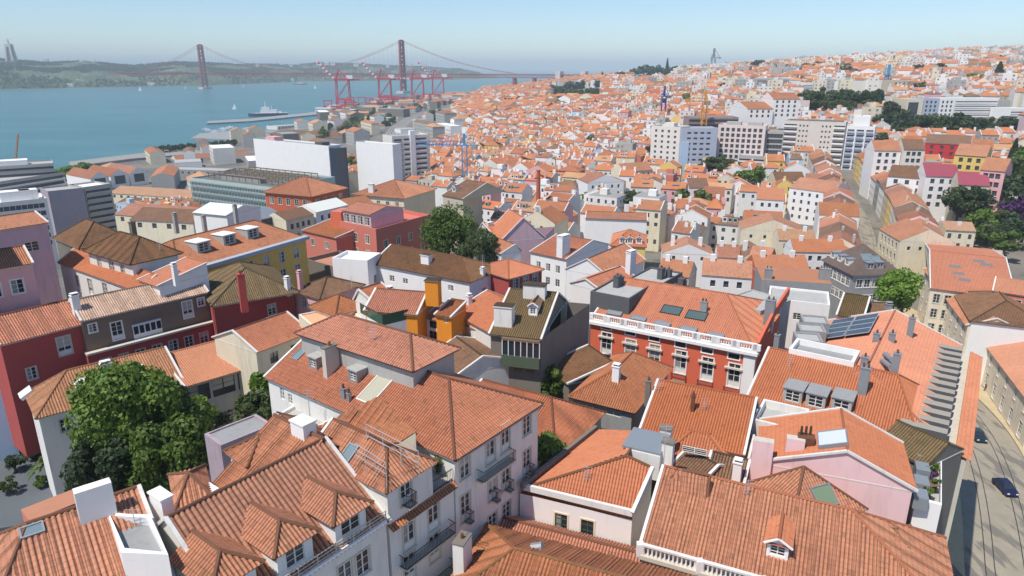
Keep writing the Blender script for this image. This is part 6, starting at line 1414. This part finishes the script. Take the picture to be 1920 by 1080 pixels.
# statue on its tall gate shaped base
b=Vc((-2573,3745,126)); st=empty('hilltop_statue',b,'hilltop statue with outstretched arms on a tall concrete gate pedestal','statue'); mb=MB()
for sx in (-1,1):
    for sy in (-1,1): mb.beam(b+Vc((sx*17,sy*14,0)),b+Vc((sx*10,sy*9,74)),8,8,CONC,Vc((0,1,0)))
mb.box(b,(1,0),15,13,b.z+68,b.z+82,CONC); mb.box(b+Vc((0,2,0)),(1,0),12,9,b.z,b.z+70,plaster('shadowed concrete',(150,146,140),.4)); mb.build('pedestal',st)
mb=MB(); mb.tube(b+Vc((0,0,82)),b+Vc((0,0,100)),5.5,3.8,CONC,10); mb.tube(b+Vc((0,0,100)),b+Vc((0,0,104)),3.8,2,CONC,10); mb.tube(b+Vc((0,0,103.5)),b+Vc((0,0,108.5)),2,1.6,CONC,10)
for k in (-1,1): mb.tube(b+Vc((k*2,0,101)),b+Vc((k*8.5,0,101.5)),2.1,1.5,CONC,8); mb.tube(b+Vc((k*8.5,0,101.5)),b+Vc((k*13.5,-.5,101.5)),1.4,.8,CONC,8)
mb.build('figure',st)
# quay cranes
def plab(px,py,look):
    best=sorted(LAND+[('the quay cranes',740,170),('the moored ship',500,215),('the railway curve',770,230),('the brick warehouse',660,245),('the marina',430,245),('the quay warehouses',210,330)],key=lambda q_:(q_[1]-px)**2+((q_[2]-py)*1.6)**2)[0]; dx,dy=px-best[1],(py-best[2])*1.6
    dr=('right of' if dx>0 else 'left of') if abs(dx)>abs(dy) else ('below' if dy>0 else 'above'); far=math.hypot(dx,dy)
    l='%s, %s%s %s'%(look,'' if far<30 else ('a little ' if far<70 else 'well '),dr,best[0]); used[l]=used.get(l,0)+1
    return l if used[l]==1 else l+', '+['second','third','fourth','fifth','sixth','seventh','eighth','ninth','tenth','eleventh','twelfth','thirteenth','fourteenth','fifteenth','sixteenth'][min(14,used[l]-2)]+' along'
def qcrane(lab,px,py,boom,house=True):
    b=V(px,py,91); r0=empty('quay_crane',b,lab,'crane','red and white quay cranes'); fr=MB(); Z=lambda x,y,z: b+Vc((x,y,z))
    for x in (-17,17):
        for y in (-9,9): fr.beam(Z(x,y,0),Z(x*.9,y*.8,62),2.2,2.2,CRED,Vc((0,1,0)))
        fr.beam(Z(x,-9,14),Z(x,9,14),2,2,CRED); fr.beam(Z(x,-9,60),Z(x,9,60),2.5,2.5,CRED)
    for y in (-8,8): fr.beam(Z(-17,y,14),Z(17,y,14),2.5,3,CRED); fr.beam(Z(-17,y,62),Z(17,y,62),3,4,CRED); fr.beam(Z(-17,y,14),Z(17,y,60),1.3,1.3,CRED)
    for y in (-6,6): fr.beam(Z(-16,y,62),Z(-8,0,86),2,2,CRED); fr.beam(Z(16,y,62),Z(-8,0,86),1.5,1.5,CRED)
    fr.build('frame',r0); bm=MB(); a=Z(-17,0,61); L=62; n_=12
    d=Vc((-math.cos(boom),0,math.sin(boom)))
    for i in range(n_):
        for y in (-3.4,3.4): bm.beam(a+d*(L*i/n_)+Vc((0,y,0)),a+d*(L*(i+1)/n_)+Vc((0,y,0)),3.,5.,CW if i%2 else CRED,Vc((0,1,0)))
    bm.beam(a+d*L,Z(-8,0,86),.6,.6,CRED); bm.build('boom',r0); g=MB(); g.beam(Z(-17,0,61),Z(44,0,61),5,3.6,CRED); g.build('girder',r0)
    h=MB(); h.box(Z(19,0,0),(1,0),8,5.5,b.z+63,b.z+72,CW); h.build('machine_house',r0)
qcrane('leftmost quay crane with raised striped boom',645,197,R(46)); qcrane('second quay crane from the left with raised striped boom',723,193,R(46)); qcrane('third quay crane with its striped boom lowered level',784,190,R(1)); qcrane('rightmost quay crane with raised striped boom',822,187,R(48))
r=random.Random(9)
CC=[plaster('container red',(176,56,62),.3),plaster('container blue',(70,96,130),.3),plaster('container white',(205,205,205),.3),plaster('container rust',(150,90,70),.3),plaster('container grey',(130,134,136),.3)]
for i in range(90):
    px=r.uniform(612,868); py=ipl([(612,206),(700,199),(868,186)],px)+r.uniform(-3,9); p=V(px,py,91); mb=MB(); n_=r.randint(1,4)
    ci=int(r.random()**1.5*5)
    for k in range(n_): mb.box(p,(.96,-.28),r.choice((12,18,24)),r.choice((3,5)),p.z+k*3.,p.z+k*3.+2.9,CC[ci])
    if r.random()<.25: 
        for x in (-8,8): mb.beam(p+Vc((x,0,0)),p+Vc((x,0,22)),1.6,1.6,CRED,Vc((0,1,0)))
        mb.beam(p+Vc((-10,0,22)),p+Vc((10,0,22)),2,2,CRED)
    tag(mb.build('container_stack',base=p),plab(px,py,['red','blue','white','rust','grey'][ci]+(' single' if n_==1 else ' %s high'%['two','three','four'][n_-2])+' shipping containers'),'containers','container stacks on the quay')
# tower cranes on building sites
def tcrane(lab,px,py0,py1,t,col,jl,jr,dx=0,ang=0):
    b=ray(px,py0)*t+Vc((0,0,CH)); top=(ray(px,py1)*t).z+CH; m_=plain('crane '+col[0],col[1],.5); r0=empty('tower_crane',b,lab,'tower crane'); k=.9*t/400+.4; mb=MB(); th=.12*t/400+.1
    for x in (-k,k):
        for y in (-k,k): mb.beam(b+Vc((x,y,0)),Vc((b.x+x,b.y+y,top)),th*2,th*2,m_,Vc((0,1,0)))
    n_=max(3,int((top-b.z)/(2*k)))
    for i in range(n_):
        z0=b.z+(top-b.z)*i/n_; z1=b.z+(top-b.z)*(i+1)/n_; s_=1 if i%2 else -1
        mb.beam(Vc((b.x-k*s_,b.y-k,z0)),Vc((b.x+k*s_,b.y-k,z1)),th,th,m_); mb.beam(Vc((b.x-k,b.y+k*s_,z0)),Vc((b.x-k,b.y-k*s_,z1)),th,th,m_)
    mb.build('mast',r0); mb=MB(); c=Vc((b.x,b.y,top)); u=Vc((math.cos(ang),math.sin(ang),0)); v=Vc((-u.y,u.x,0))
    a,e=c-u*jl,c+u*jr; 
    for y in (-k*.7,k*.7): mb.beam(a+v*y,e+v*y,th*1.6,th*1.6,m_)
    mb.beam(a+Vc((0,0,k*1.6)),c+Vc((0,0,k*1.6)),th*1.6,th*1.6,m_)
    n_=int((jl+jr)/(1.5*k)); 
    for i in range(n_): p=a+(e-a)*i/n_; q=a+(e-a)*(i+1)/n_; mb.beam(p+v*k*.7*(1 if i%2 else -1),q+v*k*.7*(-1 if i%2 else 1),th,th,m_); mb.beam(p+v*k*.7,(p+q)/2+Vc((0,0,k*1.6)),th,th,m_)
    mb.beam(c,c+Vc((0,0,k*5)),k,k,m_,Vc((0,1,0))); mb.beam(c+Vc((0,0,k*5)),a+u*2,th,th,m_); mb.beam(c+Vc((0,0,k*5)),e-u,th,th,m_); mb.build('jib',r0)
    mb=MB(); mb.box(e-u*1.5,(u.x,u.y),1.6,k,c.z-2.2,c.z+.6,GREY); mb.build('counterweight',r0)
tcrane('blue tower crane over the grey building site left of centre',872,345,270,385,('blue',(60,140,190)),26,7,ang=R(-9))
tcrane('purple blue tower crane in the upper centre',1241,250,180,640,('purple',(84,76,140)),9,16,ang=R(60)); tcrane('yellow orange tower crane behind the concrete frame',1319,235,190,465,('yellow',(216,150,60)),14,3,ang=R(8)); tcrane('light blue tower crane before the white pavilion',1655,205,140,690,('sky',(70,150,190)),6,10,ang=R(70)); tcrane('slim grey tower crane on the skyline',1336,135,108,1550,('grey',(120,130,136)),6,16,ang=R(10))
b=V(28,318,84); mb=MB(); mb.beam(b,b+Vc((9,0,30)),1.2,1.2,plain('derrick ochre',(170,130,100),.6)); tag(mb.build('derrick',base=b),'leaning ochre derrick jib at the far left waterfront','crane')
# jetty, ship, boats
def quad(name,pts,z0,z1,m): mb=MB(); P=[V(x,y,CH-z1) for x,y in pts]; mb.slab([(p.x,p.y) for p in P],z0,z1,m); o=mb.build(name); return tag(o,kind='structure')
quad('jetty',[(388,231),(470,227),(600,214),(640,208),(640,204),(600,209),(470,222),(390,227)],-2,2.5,GREY); quad('quay_apron',[(360,258),(440,262),(520,258),(560,248),(470,243),(375,250)],-2,2.2,GREY)
quad('promenade',[(130,312),(250,297),(430,283),(470,276),(300,283),(130,303)],2,4.7,plaster('grey quay paving',(150,146,138),.5))
def hull(mb,c,u,L,W,z0,z1,m,md):
    v=Vc((-u.y,u.x,0)); T=[c-u*L/2-v*W/2,c+u*L*.3-v*W/2,c+u*L/2,c+u*L*.3+v*W/2,c-u*L/2+v*W/2]; mb.slab([(p.x,p.y) for p in T],z0,z1,m,md)
c=V(503,218,95); u=Vc((.97,.25,0)).normalized(); r0=empty('moored_ship',c,'navy and white ship moored at the long jetty','ship'); mb=MB(); hull(mb,c,-u,76,13,0,6.5,plain('navy hull',(36,52,84),.5),CW); mb.build('hull',r0); mb=MB(); mb.box(c+u*2,(u.x,u.y),16,5,6.5,13,CW); mb.box(c-u*4,(u.x,u.y),8,4.5,13,18,CW); mb.box(c+u*20,(u.x,u.y),6,3,6.5,9,CW); mb.build('superstructure',r0); mb=MB(); mb.tube(c-u*4+Vc((0,0,18)),c-u*4+Vc((0,0,30)),1,.4,CW); mb.tube(c+u*8+Vc((0,0,13)),c+u*8+Vc((0,0,22)),.6,.4,CW); mb.build('mast',r0)
for i,(x,y,h,l) in enumerate([(263,170,20,'white sailboat near the far bank left of the first bridge tower'),(348,166,12,'tiny sailboat just left of the first bridge tower'),(457,163,12,'tiny sailboat right of the first bridge tower'),(591,166,18,'white sailboat between bridge tower and cranes'),(440,205,14,'faint sailboat in mid river above the jetty')]):
    c=V(x,y,95); r0=empty('sailboat',c,l,'sailboat','sailboats on the river'); mb=MB(); hull(mb,c,Vc((1,0,0)),h*.8,h*.25,0,1.6,CW,CW); mb.build('hull',r0); mb=MB()
    for y_ in (-.05,.05): mb.face([c+Vc((-h*.05,y_,2)),c+Vc((h*.3,y_,2.5)),c+Vc((0,y_,h))],CW); mb.face([c+Vc((-h*.35,y_,2)),c+Vc((-h*.06,y_,2)),c+Vc((-h*.02,y_,h*.9))],CW)
    mb.build('sail',r0)
c=V(563,159,95); r0=empty('ferry',c,'small dark ferry between the bridge tower and the cranes','ferry'); mb=MB(); hull(mb,c,Vc((1,0,0)),80,16,0,6,DGREY,CW); mb.build('hull',r0); mb=MB(); mb.box(c,(1,0),16,5,6,16,LGREY); mb.build('cabin',r0)
for i in range(22):
    c=V(r.uniform(382,470),r.uniform(240,250),95) if i<14 else V(r.uniform(575,625),r.uniform(226,236),95); mb=MB(); hull(mb,c,Vc((.9,.4,0)).normalized(),12,3.6,0,1.8,CW,CW); mb.box(c,(.9,.4),2.4,1.2,1.8,3.2,CW); q_=proj(c); tag(mb.build('moored_boat',base=c),plab(q_[0],q_[1],'small white moored boat'),'boat','moored boats in the marina')
# railway and port sheds
RAIL=[(738,270),(745,255),(754,240),(772,224),(800,213),(850,206),(880,200)]
RL3=[V(x,y,88.6).xy for x,y in RAIL]; RL3=smooth(RL3,2)
def rs(name,a,b,dz,m):
    l,q=offs(RL3,a),offs(RL3,b); strip(name,[(Vc((x.x,x.y,max(6.4,gz(x.x,x.y)+.3)+dz)),Vc((y.x,y.y,max(6.4,gz(x.x,x.y)+.3)+dz))) for x,y in zip(l,q)],m)
rs('railway',-16,22,0,plaster('ballast',(124,116,106),.5))
for k in range(6): rs('rail_track',-14+k*4.,-12.6+k*4.,.05,plain('rail line',(176,170,160),.5))
rs('road',26,40,.1,plaster('grey road',(130,128,124),.3))
PC=[('grey',LGREY),('white',WH2),('brown',OLD),('cream',CREAM),('pale',W2)]
n_=0
for _ in range(2500):
    if n_>150: break
    y=r.uniform(420,2300); x=r.uniform(-430,-30)
    c=Vc((x,y)); z=gz(x,y); px,py,fw=proj((x,y,z+6))
    if z<3 or zone(c,z+8) or px<-60: continue
    if min((c-q).length for q in RL3)<34: continue
    L_,D_=(r.uniform(18,60),r.uniform(10,24)); a=R(-62)+r.gauss(0,.08) if y<1300 else R(-20)+r.gauss(0,.1)
    if r.random()<.4: L_*=.5
    u=Vc((math.cos(a),math.sin(a))); v=Vc((-u.y,u.x)); P=[c-u*L_/2-v*D_/2,c+u*L_/2-v*D_/2,c+u*L_/2+v*D_/2,c-u*L_/2+v*D_/2]
    if clash(P): continue
    if px<225 and py>312: continue
    it=(c,max((p-c).length for p in P),P); gput(0,it); n_+=1
    nm,wm=r.choice(PC); kind=r.choice(('gable','gable','flat','hip')); h=r.choice((5,6,8,11,15)); mw=MB(); mr=MB(); k=r.choice((1,2,2,4,0))
    for i in range(4):
        a_,b_=P[i],P[(i+1)%4]; mw.face([(a_.x,a_.y,z-3),(b_.x,b_.y,z-3),(b_.x,b_.y,z+h),(a_.x,a_.y,z+h)],wm)
        if i in (0,3):
            uu=(b_-a_).normalized(); nn_=Vc((uu.y,-uu.x))*.05; ll=(b_-a_).length
            for q in range(int(ll/5)):
                for f in range(max(1,int(h/4))): s_=ll*(q+.5)/int(ll/5); p0=a_+uu*(s_-1.2)+nn_; p1=a_+uu*(s_+1.2)+nn_; mw.face([(p0.x,p0.y,z+1.2+4*f),(p1.x,p1.y,z+1.2+4*f),(p1.x,p1.y,z+3+4*f),(p0.x,p0.y,z+3+4*f)],FGL)
    if kind=='flat': mr.slab(P,z+h,z+h+.4,LGREY,r.choice((LGREY,GREY,WH2,GR)))
    else:
        X,E,r0_,r1_,ln,wd,h0=roof_simple(mr,P,z+h,kind,0,D_*.2,FFT[k],wm,u,v,L_,D_)
        if kind=='gable':
            for a_ in (0,ln): T=[X(a_,0,z+h),X(a_,wd,z+h),X(a_,wd/2,z+h+D_*.2)]; mw.face(T if a_>0 else [T[1],T[0],T[2]],wm)
    root=empty('port_shed',(c.x,c.y,z),plab(px,py,'%s port shed with %s'%(nm,'flat roof' if kind=='flat' else TN[k]+' roof')),'shed','sheds and depots of the port'); mw.build('wall',root); mr.build('roof',root)
for i in range(34):
    px=r.uniform(600,760) if i<18 else r.uniform(760,900); py=ipl([(600,248),(700,228),(760,218),(900,212)],px)+r.uniform(-8,14) if i<18 else r.uniform(205,262)
    p=V(px,py,CH-8); p.z=gz(p.x,p.y)
    if min((p.xy-q).length for q in RL3)<24 or p.z<3: continue
    tn[0]+=1; tree('leafy_tree',plab(px,py,words[tn[0]%8]+' green port tree'),p,r.uniform(10,16),r.uniform(7,13),'round',r.choice((DKG,GREEN,OLIVE)),'trees of the port',seed=tn[0])
for i in range(14):
    px=297+i*11; p=V(px,ipl([(297,288),(420,276),(470,272)],px),91); tn[0]+=1
    tree('promenade_tree','small dark tree in the riverside row, '+ORD[i]+' from the left',p,9,5,'round',DKG,'trees along the riverside promenade',seed=tn[0])

n_=0
for _ in range(900):
    if n_>75: break
    y=r.uniform(260,1750); x=r.uniform(-.02,.78)*y; z=gz(x,y); q_=proj((x,y,z+9)); c=Vc((x,y))
    if not zone(c,z+10) or mnoise.noise(Vc((x*.006,y*.006,2)))<-.05: continue
    n_+=1; tn[0]+=1; R_=r.uniform(4,7)*(1+y/1500)
    tree('town_tree',plab(q_[0],q_[1],words[tn[0]%8]+' town tree'),(x,y,z),r.uniform(15,19),R_,r.choice(('round','round','flat')),r.choice((DKG,GREEN,OLIVE)),'trees scattered through the town',seed=tn[0])

# ---------------- haze: one even body of air round everything
def haze():
    mb=MB(); S=62000; mb.slab([(-S,-1000),(S,-1000),(S,S),(-S,S)],-7.5,330,None); o=mb.build('haze'); o.data.materials.clear()
    m=bpy.data.materials.new('haze air'); m.use_nodes=True; n=m.node_tree; n.nodes.clear(); out=n.nodes.new('ShaderNodeOutputMaterial'); v=n.nodes.new('ShaderNodeVolumePrincipled')
    v.inputs['Color'].default_value=(.82,.96,1,1); v.inputs['Density'].default_value=.00012; v.inputs['Anisotropy'].default_value=-.2; n.links.new(v.outputs[0],out.inputs['Volume'])
    o.data.materials.append(m); tag(o,kind='stuff',label='thin blue summer haze over the river and the hills')
haze()
print('verts',sum(len(m.vertices) for m in bpy.data.meshes),'objs',len(bpy.data.objects))
